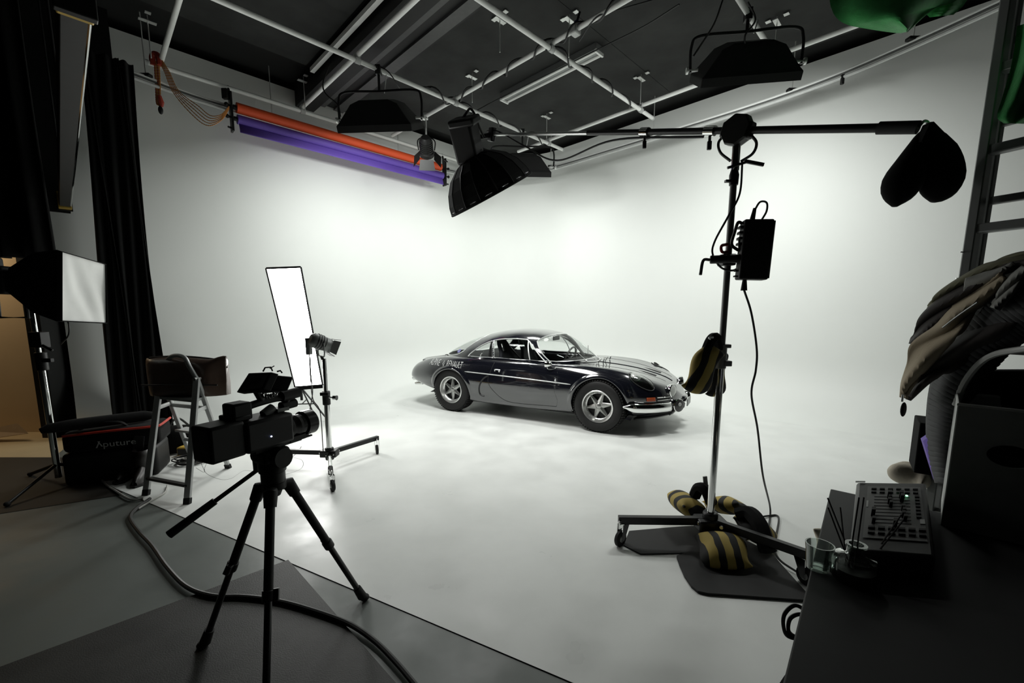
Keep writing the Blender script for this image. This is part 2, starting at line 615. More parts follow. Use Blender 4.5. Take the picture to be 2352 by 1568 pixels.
lo_ = bpy.data.objects.new('side_room_lamp', lw); COL.objects.link(lo_); lo_.location = (-6.0, 4.15, 2.45)
# grey mat with its corner towards the tripod
ap = V((-1.242, 2.178, 0)); da = V((-.722, -.692, 0)); db = V((.72, -.694, 0))
q = B()
poly = [ap, ap + db * 2.2, ap + db * 2.2 + da * 2.6, ap + da * 2.6]
q.add([p + V((0, 0, .002)) for p in poly] + [p + V((0, 0, .008)) for p in poly], [(3, 2, 1, 0), (4, 5, 6, 7), (0, 1, 5, 4), (1, 2, 6, 5), (2, 3, 7, 6), (3, 0, 4, 7)])
top(q, 'floor_mat', 'mat_grey', 'large dark grey floor mat with its corner under the camera tripod', 'mat', smooth=False)


# ------------------------------------------------------------------ pipe grid under the ceiling
ZA, ZBP, RP = 4.13, 4.185, .025
A_PIPES = [(6.48, .72, 5.6, 'white grid pipe carrying the two paper rolls along the left wall'),
           (4.79, -.6, 6.02, 'long white grid pipe carrying the left hanging soft light'),
           (3.14, .2, 6.0, 'white grid pipe wrapped in cable, crossing beneath the ceiling light batten'),
           (1.50, 2.2, 5.82, 'short white grid pipe carrying the right hanging soft light')]
B_PIPES = [(.85, 1.8, 6.52, 'white cross pipe by the orange bead chain, leftmost of the grid'),
           (2.37, .6, 6.52, 'white cross pipe running beside the dark ceiling beam'),
           (3.73, -1.2, 6.46, 'white cross pipe wrapped in cable, holding the barn-door lamp'),
           (5.65, -2.4, 5.50, 'white cross pipe nearest the right wall, ending behind the softbox')]
for b_, a0, a1, lab in A_PIPES:
    t = thing('grid_pipe', lab, 'pipe', R((a0 + a1) / 2, b_, ZA), 0, 'white pipes of the lighting grid')
    B().cyl(R(a0, b_, ZA), R(a1, b_, ZA), RP, n=16).build('tube', 'pipe', t)
    for a_ in (a0, a1):
        B().cyl(R(a_ - .015, b_, ZA), R(a_ + .015, b_, ZA), RP * 1.12, n=16).build('end_cap', 'pipe_joint', t)
for a_, b0, b1, lab in B_PIPES:
    t = thing('grid_pipe', lab, 'pipe', R(a_, (b0 + b1) / 2, ZBP), 0, 'white pipes of the lighting grid')
    B().cyl(R(a_, b0, ZBP), R(a_, b1, ZBP), RP, n=16).build('tube', 'pipe', t)
    for ab, q0, q1, _ in A_PIPES:        # couplers where pipes cross
        if b0 < ab < b1 and q0 < a_ < q1:
            q = B().cyl(R(a_, ab - .03, ZBP), R(a_, ab + .03, ZBP), RP * 1.35, n=14)
            q.cyl(R(a_ - .03, ab, ZA), R(a_ + .03, ab, ZA), RP * 1.35, n=14)
            q.build('coupler', 'pipe_joint', t)

# threaded hangers of the grid
HANG = [((1084, 172), 4.18, 'hanger rod and bracket above the softbox lamp head'), ((1308, 40), 4.13, 'hanger rod and bracket beside the blue clamp'),
        ((1473, 176), 4.18, 'hanger rod and bracket near the right end of the cable-wrapped pipe'), ((1256, 265), 4.18, 'hanger rod and bracket farthest into the corner'),
        ((1785, 45), 4.18, 'hanger rod and bracket behind the right hanging soft light'), ((338, 42), 4.13, 'hanger rod and bracket above the orange bead chain'),
        ((697, 182), 4.13, 'hanger rod and bracket above the middle of the red paper roll'), ((1148, 40), 4.18, 'hanger rod and bracket near the top edge of the ceiling boards')]
for (u, v), z1, lab in HANG:
    p = on(u, v, 4.47)
    t = thing('pipe_hanger', lab, 'hanger', V((p.x, p.y, z1)), 0, 'threaded hangers of the grid')
    B().cyl(V((p.x, p.y, z1 - .05)), V((p.x, p.y, 4.50)), .006, n=8).build('rod', 'galv', t)
    q = B()
    q.box((0, 0, 0), (.15, .05, .006), MX.Translation(V((p.x, p.y, 4.44))) @ MX.Rotation(PI / 4, 4, 'Z'))
    q.build('bracket', 'galv', t, smooth=False)
    for s in (-1, 1):
        B().box((0, s * .085, .03), (.05, .05, .006), MX.Translation(V((p.x, p.y, 4.455))) @ MX.Rotation(PI / 4, 4, 'Z')).build('bracket_foot', 'galv', t, smooth=False)

# ceiling light batten
t = thing('ceiling_light', 'long white twin-tube light batten fixed under the ceiling boards', 'light fixture', R(4.57, 3.92, 4.40))
rbox(B(), 4.49, 4.65, 3.10, 4.74, 4.42, 4.50).build('housing', 'alu', t, bevel=.006)
for a_ in (4.515, 4.625):
    B().cyl(R(a_, 3.13, 4.415), R(a_, 4.71, 4.415), .018, n=12).build('tube', 'pipe', t)
for b_ in (3.11, 4.73):
    rbox(B(), 4.49, 4.65, b_ - .012, b_ + .012, 4.395, 4.43).build('end_plate', 'pipe', t)

# cables wound round the pipes
def wrap(fn, s0, s1, turns, lab, r=.044, cr_=.0105, sag=0.0):
    pts = []
    N = int(turns * 14)
    for i in range(N + 1):
        f = i / N
        p, ax = fn(lerp(s0, s1, f))
        a = 2 * PI * turns * f
        side_ = V((-ax.y, ax.x, 0))
        pts.append(p + side_ * math.cos(a) * r * (1.1 + .35 * math.sin(i * .37)) + V((0, 0, math.sin(a) * r * (1 + .3 * math.sin(i * .23)) - sag * math.sin(PI * f))))
    top(B().tube(pts, cr_, 6), 'power_cable', 'cable', lab, 'cable', 'cables wound on the grid')


eA, eB = (R(1, 0, 0)).normalized(), (R(0, 1, 0)).normalized()
wrap(lambda s: (R(3.73, s, ZBP), eB), 5.0, 2.2, 6.5, 'black cable wound along the middle cross pipe')
wrap(lambda s: (R(s, 3.14, ZA), eA), 3.7, 5.7, 4.5, 'black cable wound along the pipe below the light batten')
wrap(lambda s: (R(s, 4.79, ZA), eA), 3.2, 5.6, 5.0, 'black cable wound along the pipe above the softbox', .05)
wrap(lambda s: (R(s, 4.79, ZA), eA), 2.45, 3.3, 1.4, 'black cable draped from the left hanging soft light', .05, .007, .05)
def slack(px, zz, lab, r=.008, n=8, name='power_cable', m='cable', group='hanging cables'):
    top(B().tube(curve(px, n), r, 6), name, m, lab, 'cable', group)


slack([on(1500, 0, 4.2), on(1430, 20, 4.17), on(1370, 40, 4.17), on(1330, 95, 4.12)], 0, 'black cable drooping off the top of the middle cross pipe')
slack([on(1560, 10, 4.3), on(1480, 60, 4.33), on(1390, 105, 4.36), on(1270, 165, 4.38), on(1130, 235, 4.35), on(1080, 262, 4.2)], 0, 'straight black cable run parallel to the light batten')
slack([at(755, 150, 5.3), at(742, 190, 5.2), at(748, 215, 5.1), at(775, 240, 5.05), at(782, 268, 5.05)], 0, 'black cable looping into the side of the left hanging soft light')
slack([at(1660, 0, 4.3), at(1640, 55, 4.3), at(1605, 110, 4.25), at(1592, 130, 4.22)], 0, 'thin black cable running down to the right hanging soft light')
slack([at(1718, 5, 4.1), at(1735, 45, 4.1), at(1712, 80, 4.1), at(1712, 108, 4.15)], 0, 'black cable hanging over the right soft light yoke')
# blue super clamp
t = thing('grip_clamp', 'dark blue grip clamp on the middle cross pipe', 'clamp', R(3.75, 2.83, ZBP))
c = R(3.75, 2.83, ZBP + .05)
B().ell(c, (.035, .035, .045), None, 14, 10).build('clamp_body', 'blue_clamp', t)
B().cyl(c + V((0, 0, .02)), c + V((.03, .0, .12)), .012, n=10).build('clamp_handle', 'black', t)
rbox(B(), 3.68, 3.78, 2.79, 2.87, ZBP - .05, ZBP + .04).build('clamp_jaw', 'pipe_joint', t, bevel=.012)

# ------------------------------------------------------------------ curtain rail on drop rods
ZR = 3.95
rp = [(.30, 6.40), (.62, 6.42), (.95, 6.50), (1.4, 6.56), (2.5, 6.57), (3.6, 6.57), (4.7, 6.55), (5.5, 6.33), (6.0, 5.75), (6.13, 5.0), (6.15, 4.0), (6.16, 3.0), (6.16, 2.0), (6.10, 1.3), (5.96, .7), (5.66, -.1), (5.3, -.9)]
t = thing('curtain_rail', 'bent white double curtain rail running round both white walls', 'curtain rail', R(6.0, 5.75, ZR))
pts = curve([R(a, b, ZR) for a, b in rp], 6)
B().tube(pts, .02, 8).build('upper_track', 'pipe', t)
B().tube([p + (R(-1, -1) * .02).normalized() * .05 + V((0, 0, -.065)) for p in pts], .018, 8).build('lower_track', 'pipe_joint', t)
B().tube([p + (R(-1, -1) * .02).normalized() * .025 + V((0, 0, -.022)) for p in pts], .012, 6).build('track_channel', 'alu_dark', t)
for a, b in ((.70, 6.44), (2.0, 6.57), (3.9, 6.57), (6.14, 5.15), (6.155, 3.2), (6.13, 1.45), (5.85, .4)):
    p = R(a, b, ZR)
    B().cyl(p, V((p.x, p.y, HC + .1)), .006, n=8).build('drop_rod', 'galv', t)
    B().box(p + V((0, 0, .02)), (.11, .06, .03)).build('rod_plate', 'black', t, bevel=.006)
p = R(6.0, .95, ZR)
B().box(p + V((0, 0, -.09)), (.03, .03, .10)).build('curtain_runner', 'black', t, bevel=.006)

# ------------------------------------------------------------------ paper rolls
bA = 6.42
t = thing('paper_roll', 'bright red background paper roll, upper of the two under the pipe', 'paper roll', R(3.1, bA, 3.90), 0, 'background paper rolls')
B().cyl(R(1.55, bA, 3.90), R(4.64, bA, 3.90), .062, n=28).build('paper', 'red_paper', t)
for a_ in (1.545, 4.645): B().cyl(R(a_ - .03, bA, 3.90), R(a_ + .03, bA, 3.90), .028, n=14).build('core', 'black', t)
t = thing('paper_roll', 'purple background paper roll with its loose end hanging below', 'paper roll', R(3.1, bA, 3.76), 0, 'background paper rolls')
B().cyl(R(1.55, bA, 3.765), R(4.68, bA, 3.765), .056, n=28).build('paper', 'purple_paper', t)
rows = []
for j in range(9):
    v = j / 8
    rows.append([R(lerp(1.56, 4.66, k / 10), bA - .015 - .03 * math.sin(v * 1.5), lerp(3.712, 3.60, v)) for k in range(11)])
B().grid(rows).build('loose_end', 'purple_paper', t, solid=.004)
for a_ in (1.545, 4.685): B().cyl(R(a_ - .03, bA, 3.765), R(a_ + .03, bA, 3.765), .026, n=14).build('core', 'black', t)
for a_, lab in ((1.49, 'black roll bracket at the left end of the paper rolls, by the bead chain'), (4.72, 'black roll bracket with knobs at the right end of the paper rolls')):
    t = thing('roll_bracket', lab, 'bracket', R(a_, bA, 3.66), 0, 'roll brackets')
    rbox(B(), a_ - .012, a_ + .012, bA - .05, bA + .05, 3.60, 4.06).build('plate', 'black_metal', t, bevel=.004)
    B().cyl(R(a_, bA + .03, 4.05), R(a_, 6.48, 4.15), .016, n=10).build('hook', 'black_metal', t)
    for z in (3.90, 3.765, 3.64):
        d = -.05 if a_ < 2 else .07
        B().cyl(R(a_, bA, z), R(a_ + d, bA - .02, z), .012, n=10).build('spindle', 'black_metal', t)
        if z > 3.7: B().ell(R(a_ + d, bA - .02, z), (.024, .024, .024), None, 12, 8).build('knob', 'black', t)
    if a_ < 2:
        B().box(R(a_ - .05, bA - .01, 4.02), (.07, .05, .12)).build('gear_box', 'black_metal', t, bevel=.008)

# bead chain looped over the pipe
def beads(px, n, m, parent):
    pts = curve(px, n)
    L = sum((pts[i + 1] - pts[i]).length for i in range(len(pts) - 1))
    B().tube(pts, [.0062 if i % 2 else .0035 for i in range(len(pts))], 5).build('bead_strand', m, parent)


t = thing('bead_chain', 'orange bead chain looped over the pipe and swagged to the roll bracket', 'chain', R(.95, 6.48, 3.3))
pc = lambda u, v, off=0: at(u, v, 5.12 + off)
B().tube(curve([pc(352, 150), pc(350, 132), pc(356, 124), pc(364, 130), pc(368, 150)], 6), .03, 8).build('wrap', 'red_bead', t)
for k in range(6):
    o = k * 2.2
    beads([pc(354 + o, 140), pc(357 + o, 190), pc(359 + o * .9, 235 + k), pc(364 + o * .6, 240 + k)], 16, 'red_bead' if k % 3 == 0 else 'orange_bead', t)
for k in range(5):
    o = k * 3.0
    beads([pc(364 + o * .7, 138), pc(378 + o * .9, 165), pc(398 + o * 1.1, 212 - o * .2), pc(440 + o * 1.2, 262 - o * 1.6), pc(476 + o * .6, 288 - o * 1.9), pc(508, 276 - o * 1.1), pc(526, 250 - o * .5, .1)], 14, 'orange_bead', t)
B().tube([pc(366, 220), pc(370, 235), pc(372, 245)], [.02, .03, .012], 8).build('tassel', 'red_bead', t)
B().ell(pc(369, 253), (.024, .024, .045), None, 12, 8).build('weight', 'black', t)

# ------------------------------------------------------------------ hanging soft panels
def soft_panel(c, rz, pz, lab, power, tilt):
    t = thing('hanging_soft_light', lab, 'studio light', V((c.x, c.y, c.z)), rz, 'hanging soft lights')
    hw, hd = .43, .27
    b = lambda: B()
    L = dict(parent=t, local=True)
    TM = MX.Translation(V((0, 0, .12))) @ MX.Rotation(tilt, 4, 'X') @ MX.Translation(V((0, 0, -.12)))      # face tipped towards the wall
    tip = lambda b__: (setattr(b__, 'v', [TM @ p for p in b__.v]), b__)[1]
    q = B()
    lv = [(hw, hd, 0), (hw, hd, .07), (hw * .93, hd * .93, .10), (hw * .62, hd * .6, .27), (hw * .38, hd * .5, .31)]
    ring = lambda x, y, z: [V((-x, -y, z)), V((x, -y, z)), V((x, y, z)), V((-x, y, z))]
    q.grid([ring(*l_) for l_ in lv], cv=True)
    k = len(q.v); q.f.append((k - 4, k - 3, k - 2, k - 1))
    tip(q).build('housing', 'black', bevel=.008, smooth=False, **L)
    q = B().box((0, 0, .03), (hw * 1.9, hd * 1.9, .01)); tip(q).build('diffuser', 'white_cloth', smooth=False, **L)
    yk = curve([(-hw - .06, 0, .10), (-hw - .06, 0, .33), (-hw + .02, 0, .42), (0, 0, .42), (hw - .02, 0, .42), (hw + .06, 0, .33), (hw + .06, 0, .10)], 6)
    B().tube(yk, .013, 8).build('yoke', 'black_metal', **L)
    for s in (-1, 1):
        kb = B().cyl((s * (hw - .01), 0, .12), (s * (hw + .10), 0, .12), .014, n=10)
        kb.cyl((s * (hw + .08), 0, .12), (s * (hw + .10), 0, .12), .03, n=10)
        kb.build('yoke_knob', 'galv', **L)
    top_z = pz - c.z
    B().cyl((0, 0, .42), (0, 0, top_z - .03), .015, n=10).build('stem', 'black_metal', **L)
    q = B().box((0, 0, top_z - .01), (.06, .075, .10)); q.cyl((0, -.06, top_z), (0, .06, top_z), .010, n=8)
    q.build('pipe_clamp', 'black_metal', bevel=.006, **L)
    B().cyl((.06, 0, .40), (.09, 0, top_z - .06), .006, n=6).build('safety_wire', 'galv', **L)
    l = bpy.data.lights.new('soft_light_lamp', 'AREA'); l.shape = 'RECTANGLE'; l.size = hw * 1.7; l.size_y = hd * 1.7; l.energy = power
    l.color = (.97, 1, .965)
    lo = bpy.data.objects.new('soft_light_lamp', l); COL.objects.link(lo); lo.matrix_world = ROOT[t.name] @ TM @ MX.Translation(V((0, 0, .015)))
    return t


pl = R(2.62, 4.79, 3.48)
soft_panel(pl, math.radians(-4), ZA, 'black hanging soft light on a U yoke, above the paper rolls', P_PANELS[0], math.radians(25))
pr = R(4.62, 1.50, 3.56)
soft_panel(pr, math.radians(-9), ZA, 'black hanging soft light on a U yoke, near the green cloth', P_PANELS[1], math.radians(31))
soft_panel(R(5.02, 4.79, 3.50), math.radians(2), ZA, 'black hanging soft light half hidden behind the dome softbox', P_PANELS[2], math.radians(22))

# ------------------------------------------------------------------ fresnels on the grid
def spot(c, aim, size, blend, power, name):
    l = bpy.data.lights.new(name, 'SPOT'); l.energy = power; l.spot_size = math.radians(size); l.spot_blend = blend; l.shadow_soft_size = .05
    l.color = (1, 1, .96)
    o = bpy.data.objects.new(name, l); COL.objects.link(o); o.location = c
    o.rotation_euler = (aim - c).to_track_quat('-Z', 'Y').to_euler()


def fresnel(c, aim, lab, pz, power, doors=True, sc_=1.0, size=95):
    t = thing('fresnel_lamp', lab, 'studio light', c, 0, 'small lamps on the grid')
    d = (aim - c).normalized()
    M_ = frame(c, c + d)
    s = sc_
    q = B().lathe([(.0, -.20 * s), (.06 * s, -.20 * s), (.085 * s, -.16 * s), (.09 * s, .02 * s), (.105 * s, .03 * s), (.105 * s, .08 * s), (.095 * s, .08 * s)], 20, M_, cap=False)
    q.build('lamp_body', 'black', t)
    for k in range(5):
        B().lathe([(.091 * s, (-.13 + k * .03) * s), (.099 * s, (-.13 + k * .03) * s), (.099 * s, (-.122 + k * .03) * s), (.091 * s, (-.122 + k * .03) * s)], 20, M_, cap=False).build('cooling_fin', 'black_metal', t)
    B().lathe([(0, .075 * s), (.06 * s, .07 * s), (.095 * s, .06 * s)], 20, M_, cap=False).build('lens', 'lamp_lens', t)
    if doors:
        for k in range(4):
            w_ = .10 * s if k % 2 else .095 * s
            q = B().add([(-w_, .105 * s, .08 * s), (w_, .105 * s, .08 * s), (w_ * 1.25, .20 * s, .19 * s), (-w_ * 1.25, .20 * s, .19 * s)], [(0, 1, 2, 3)], M_ @ MX.Rotation(k * PI / 2, 4, 'Z'))
            q.build('barn_door', 'black_metal', t, smooth=False, solid=.004)
    x = M_.to_3x3() @ V((1, 0, 0)); x.z = 0
    x.normalize()
    yk = curve([c - x * .115 * s, c - x * .125 * s + V((0, 0, .12)), c - x * .06 + V((0, 0, .17)), c + x * .06 + V((0, 0, .17)), c + x * .125 * s + V((0, 0, .12)), c + x * .115 * s], 5)
    B().tube(yk, .009, 8).build('yoke', 'black_metal', t)
    B().cyl(c + V((0, 0, .17)), V((c.x, c.y, pz - .02)), .013, n=10).build('stem', 'galv', t)
    B().box(V((c.x, c.y, pz)), (.06, .06, .09)).build('pipe_clamp', 'galv', t, bevel=.008)
    spot(c + d * (.10 * s), aim, size, .9, power, 'fresnel_bulb')
    return t


CARC = V(CAR_LOC) + V((0, 0, .6)) if 'CAR_LOC' in globals() else V((.43, 5.84, .6))
c1 = R(3.73, 5.50, 3.72)
fresnel(c1, V((-1.44, 8.15, 2.55)), 'small black lamp with open barn doors in front of the red roll end', ZBP, P_FRES)


# ------------------------------------------------------------------ the car
CAR_LOC, CAR_RZ = (.43, 5.84, .004), math.radians(-30)
car = thing('vintage_sports_car', 'dark blue vintage sports coupe with chrome trim and star-spoke wheels', 'car', CAR_LOC, CAR_RZ)

T_ZC = [(1.86, .40), (1.82, .46), (1.75, .53), (1.64, .592), (1.5, .635), (1.3, .68), (1.0, .715), (.6, .737), (.3, .74), (-.8, .745), (-1.2, .728), (-1.55, .675), (-1.8, .615), (-1.92, .555), (-1.985, .46)]
T_ZF = [(1.86, .40), (1.82, .46), (1.75, .525), (1.64, .582), (1.5, .64), (1.3, .70), (1.1, .73), (.8, .745), (.3, .742), (-.4, .742), (-.8, .752), (-1.1, .752), (-1.45, .718), (-1.75, .64), (-1.92, .56), (-1.985, .46)]
T_YF = [(1.86, .06), (1.8, .20), (1.71, .34), (1.6, .44), (1.5, .50), (1.35, .555), (1.0, .605), (.5, .635), (0, .655), (-.5, .655), (-1.0, .63), (-1.5, .58), (-1.8, .50), (-1.985, .37)]
T_W = [(1.86, .12), (1.83, .24), (1.78, .365), (1.71, .475), (1.65, .545), (1.57, .62), (1.5, .665), (1.36, .725), (1.2, .752), (1.0, .76), (.6, .745), (.2, .738), (-.4, .742), (-.8, .755), (-1.1, .765), (-1.4, .748), (-1.7, .685), (-1.88, .61), (-1.985, .48)]
T_ZW = [(1.86, .37), (1.5, .43), (1.0, .47), (.3, .46), (-.4, .46), (-1.1, .50), (-1.6, .47), (-1.985, .43)]
T_ZB = [(1.86, .31), (1.75, .26), (1.45, .20), (1.1, .18), (.6, .165), (0, .15), (-.6, .15), (-1.1, .19), (-1.4, .25), (-1.7, .30), (-1.985, .34)]
T_WS = [(1.86, .07), (1.8, .22), (1.71, .36), (1.6, .48), (1.5, .555), (1.3, .615), (1.1, .64), (.5, .66), (-.5, .66), (-1.1, .655), (-1.4, .625), (-1.7, .56), (-1.985, .40)]


def body_half(x):
    zc, zf, yf, wd, zw, zb, ws = [interp(t, x) for t in (T_ZC, T_ZF, T_YF, T_W, T_ZW, T_ZB, T_WS)]
    well = smooth(-.92, -.80, x) * (1 - smooth(.40, .56, x))
    dk = []
    for q, zwell in ((.93, zf - .02), (.87, .52), (.5, .36), (0, .36)):
        z = lerp(zc + (zf - zc) * q * q, zwell, well)
        dk.append((yf * q, z))
    side = zf - zw
    pts = [(0, zb), (ws * .55, zb), (ws, zb + .012), (lerp(ws, wd, .62), lerp(zb, zw, .28)), (lerp(ws, wd, .93), lerp(zb, zw, .68)), (wd, zw),
           (wd - .012, zw + side * .36), (lerp(yf, wd, .72), zw + side * .68), (lerp(yf, wd, .36), zf - side * .075), (yf, zf)] + dk
    return [(p.x, p.y) for p in curve([(a, b, 0) for a, b in pts], 4)]


xs = []
n = 160
for i in range(n + 1):
    t = i / n
    xs.append(lerp(-1.985, 1.86, .5 - .5 * math.cos(PI * t) if False else t))
rows = []
for x in xs:
    h = body_half(x)
    ring = [V((x, -y, z)) for y, z in h] + [V((x, y, z)) for y, z in h[-2:0:-1]]
    rows.append(ring)


def endcap(ring, dx):
    c = sum(ring, V()) / len(ring)
    return [[c + (p - c) * s + V((dx * d, 0, 0)) for p in ring] for s, d in ((.93, .5), (.7, .9), (.3, 1.05))]


rows = endcap(rows[0], -.035)[::-1] + rows + endcap(rows[-1], .035)
bb = B().grid(rows, cv=True)
m = len(rows[0])
bb.f.append(tuple(range(m))[::-1])
bb.f.append(tuple((len(rows) - 1) * m + i for i in range(m)))
raw = bb.build('raw_body', 'car_paint')
raw.location = (0, 0, 0)
lo = V((0, 0, min(p.z for p in bb.v)))
cx_ = (max(p.x for p in bb.v) + min(p.x for p in bb.v)) / 2
for v_ in raw.data.vertices: v_.co += V((cx_, 0, lo.z))
cut = B()
for sx, r, zc_ in ((1.05, .335, .295), (-1.05, .322, .275)):
    for s in (-1, 1):
        cut.cyl((sx, s * .46, zc_), (sx, s * .95, zc_), r, n=48)
cuto = cut.build('cutter', 'car_black')
cuto.location = (0, 0, 0)
loz = V((0, 0, min(p.z for p in cut.v)))
for v_ in cuto.data.vertices: v_.co += loz
md = raw.modifiers.new('arches', 'BOOLEAN'); md.operation = 'DIFFERENCE'; md.object = cuto; md.solver = 'EXACT'
dg = bpy.context.evaluated_depsgraph_get()
me = bpy.data.meshes.new_from_object(raw.evaluated_get(dg))
bpy.data.objects.remove(raw); bpy.data.objects.remove(cuto)
BODY_BVH = BVHTree.FromPolygons([v_.co.copy() for v_ in me.vertices], [tuple(p.vertices) for p in me.polygons])
# split painted shell, inner tub and wheel housings
parts = {'body_shell': ([], 'car_paint'), 'cockpit_tub': ([], 'car_black'), 'wheel_housing': ([], 'car_black')}
for p in me.polygons:
    c = p.center
    rr = min(math.hypot(c.x - 1.05, c.z - .295) / .335, math.hypot(c.x + 1.05, c.z - .275) / .322)
    hor = math.hypot(c.x - 1.05, c.z - .295) < .3365 or math.hypot(c.x + 1.05, c.z - .275) < .3235
    if hor and abs(c.y) < .74 and (abs(p.normal.y) < .35 or abs(abs(c.y) - .46) < .01):
        k = 'wheel_housing'
    elif -.93 < c.x < .57 and abs(c.y) < .625 and .3 < c.z < .727 and p.normal.z > -.2:
        k = 'cockpit_tub'
    else:
        k = 'body_shell'
    parts[k][0].append(tuple(p.vertices))
cov = [v_.co.copy() for v_ in me.vertices]
for nm, (fs, mt) in parts.items():
    used = sorted({i for f in fs for i in f})
    mp = {i: k for k, i in enumerate(used)}
    q = B(); q.v = [cov[i] for i in used]; q.f = [tuple(mp[i] for i in f) for f in fs]
    q.build(nm, mt, car, local=True, angle=50, recalc=False)


def side(x, z, s=-1, off=.002):        # point on the flank at (x, z)
    h = BODY_BVH.ray_cast(V((x, s * 1.4, z)), V((0, -s, 0)))
    if h[0] is None: return V((x, s * .74, z))
    return h[0] + V((0, s, 0)) * off


def deck(x, y, off=.002):
    h = BODY_BVH.ray_cast(V((x, y, 1.5)), V((0, 0, -1)))
    if h[0] is None: return V((x, y, .5))
    return h[0] + h[1] * off


def nose(y, z, off=.002):
    h = BODY_BVH.ray_cast(V((2.5, y, z)), V((-1, 0, 0)))
    if h[0] is None: return V((1.86, y, z))
    return h[0] + V((1, 0, 0)) * off


# --- greenhouse: roof, pillars and panes
G_ZT = [(-1.58, .69), (-1.4, .80), (-1.2, .895), (-1.0, .98), (-.8, 1.045), (-.6, 1.09), (-.4, 1.118), (-.2, 1.128), (0, 1.118), (.15, 1.095), (.27, 1.058), (.4, .985), (.55, .885), (.7, .785), (.76, .735)]
G_YB = [(-1.58, .0), (-1.52, .22), (-1.4, .37), (-1.2, .51), (-1.0, .59), (-.8, .635), (-.5, .66), (0, .66), (.25, .64), (.4, .60), (.52, .52), (.62, .41), (.7, .27), (.74, .15), (.76, 0)]
G_ZB = [(-1.58, .655), (-1.2, .70), (-.8, .728), (-.4, .728), (.3, .728), (.5, .725), (.76, .705)]


GC = {}


def GH(x, t, off=0.0):
    if x not in GC: GC[x] = (interp(G_ZB, x), interp(G_ZT, x), interp(G_YB, x))
    zb, zt_, yb = GC[x]
    h = max(.005, zt_ - zb)
    a = PI * (1 - t)
    c, s = math.cos(a), abs(math.sin(a))
    p = .8
    q = V((x, (1 if c > 0 else -1) * abs(c) ** p * yb, zb + h * s ** p))
    if off:
        e = .004
        d1 = GH(min(x + e, .758), t) - GH(max(x - e, -1.578), t)
        d2 = GH(x, min(t + e, .999)) - GH(x, max(t - e, .001))
        nn = d1.cross(d2)
        if nn.length > 1e-9:
            nn.normalize()
            if nn.z < 0 and abs(nn.z) > .05: nn = -nn
            elif abs(nn.z) <= .05 and nn.y * q.y < 0: nn = -nn
            q = q + nn * off
    return q


def mirror(poly): return [(x, 1 - t) for x, t in poly]


def inside(poly, x, t):
    c = False
    j = len(poly) - 1
    for i in range(len(poly)):
        a, b = poly[i], poly[j]
        if (a[1] > t) != (b[1] > t) and x < (b[0] - a[0]) * (t - a[1]) / (b[1] - a[1]) + a[0]: c = not c
        j = i
    return c


def dense(poly, n=10): return [(p.x, p.y) for p in curve([(a, b, 0) for a, b in poly], n)]


W_QUARTER = dense([(-.82, .026), (-.79, .05), (-.733, .085), (-.625, .148), (-.54, .186), (-.475, .206)]) + [(-.40, .022)]
W_DOOR = [(-.385, .022), (-.458, .210)] + dense([(-.458, .210), (-.34, .226), (-.216, .233), (-.08, .238), (.03, .238)])[1:] + dense([(.075, .215), (.16, .155), (.25, .085), (.335, .024)])
W_SCREEN = dense([(.385, .03), (.30, .09), (.22, .17), (.165, .235)], 6) + dense([(.17, .262), (.205, .345), (.235, .43), (.243, .5), (.235, .57), (.205, .655), (.17, .738)], 6) + \
    dense([(.165, .765), (.22, .83), (.30, .91), (.385, .97)], 6) + dense([(.46, .965), (.56, .94), (.65, .87), (.70, .75), (.722, .5), (.70, .25), (.65, .13), (.56, .06), (.46, .035)], 6)
W_REAR = dense([(-.80, .19), (-.71, .29), (-.66, .38), (-.645, .5), (-.66, .62), (-.71, .71), (-.80, .81), (-.92, .905), (-1.06, .945), (-1.25, .93), (-1.37, .86), (-1.42, .75), (-1.44, .5), (-1.42, .25), (-1.37, .14), (-1.25, .07), (-1.06, .055), (-.92, .095)], 6)
WINS = {'quarter_window': W_QUARTER, 'door_window': W_DOOR, 'quarter_window_far': mirror(W_QUARTER), 'door_window_far': mirror(W_DOOR), 'windscreen': W_SCREEN, 'rear_window': W_REAR}
BBX = {k: (min(a for a, b in p), max(a for a, b in p), min(b for a, b in p), max(b for a, b in p)) for k, p in WINS.items()}
NX, NT = 300, 180
gx = [lerp(-1.579, .759, i / NX) for i in range(NX + 1)]
gt = [lerp(.0005, .9995, j / NT) for j in range(NT + 1)]
pts = [[GH(x, t) for t in gt] for x in gx]
buckets = {k: [] for k in list(WINS) + ['roof']}
for i in range(NX):
    xm = (gx[i] + gx[i + 1]) / 2
    for j in range(NT):
        tm = (gt[j] + gt[j + 1]) / 2
        k = 'roof'
        for nm, poly in WINS.items():
            bx = BBX[nm]
            if bx[0] < xm < bx[1] and bx[2] < tm < bx[3] and inside(poly, xm, tm):
                k = nm; break
        buckets[k].append((i, j))
for nm, cells in buckets.items():
    mp, q = {}, B()
    def vid(i, j):
        if (i, j) not in mp:
            mp[(i, j)] = len(q.v); q.v.append(pts[i][j])
        return mp[(i, j)]
    for i, j in cells:
        q.f.append((vid(i, j), vid(i, j + 1), vid(i + 1, j + 1), vid(i + 1, j)))
    o = q.build(nm.replace('_far', ''), 'car_paint' if nm == 'roof' else 'car_glass', car, local=True, angle=60)
    if nm == 'roof':
        md = o.modifiers.new('solid', 'SOLIDIFY'); md.thickness = .016; md.offset = 0
for nm, poly in WINS.items():      # chrome surrounds
    pp = [GH(x, t, .004) for x, t in poly]
    B().tube(pp, .0075 if 'far' not in nm else .006, 6, closed=True).build('window_trim', 'trim_bright', car, local=True)
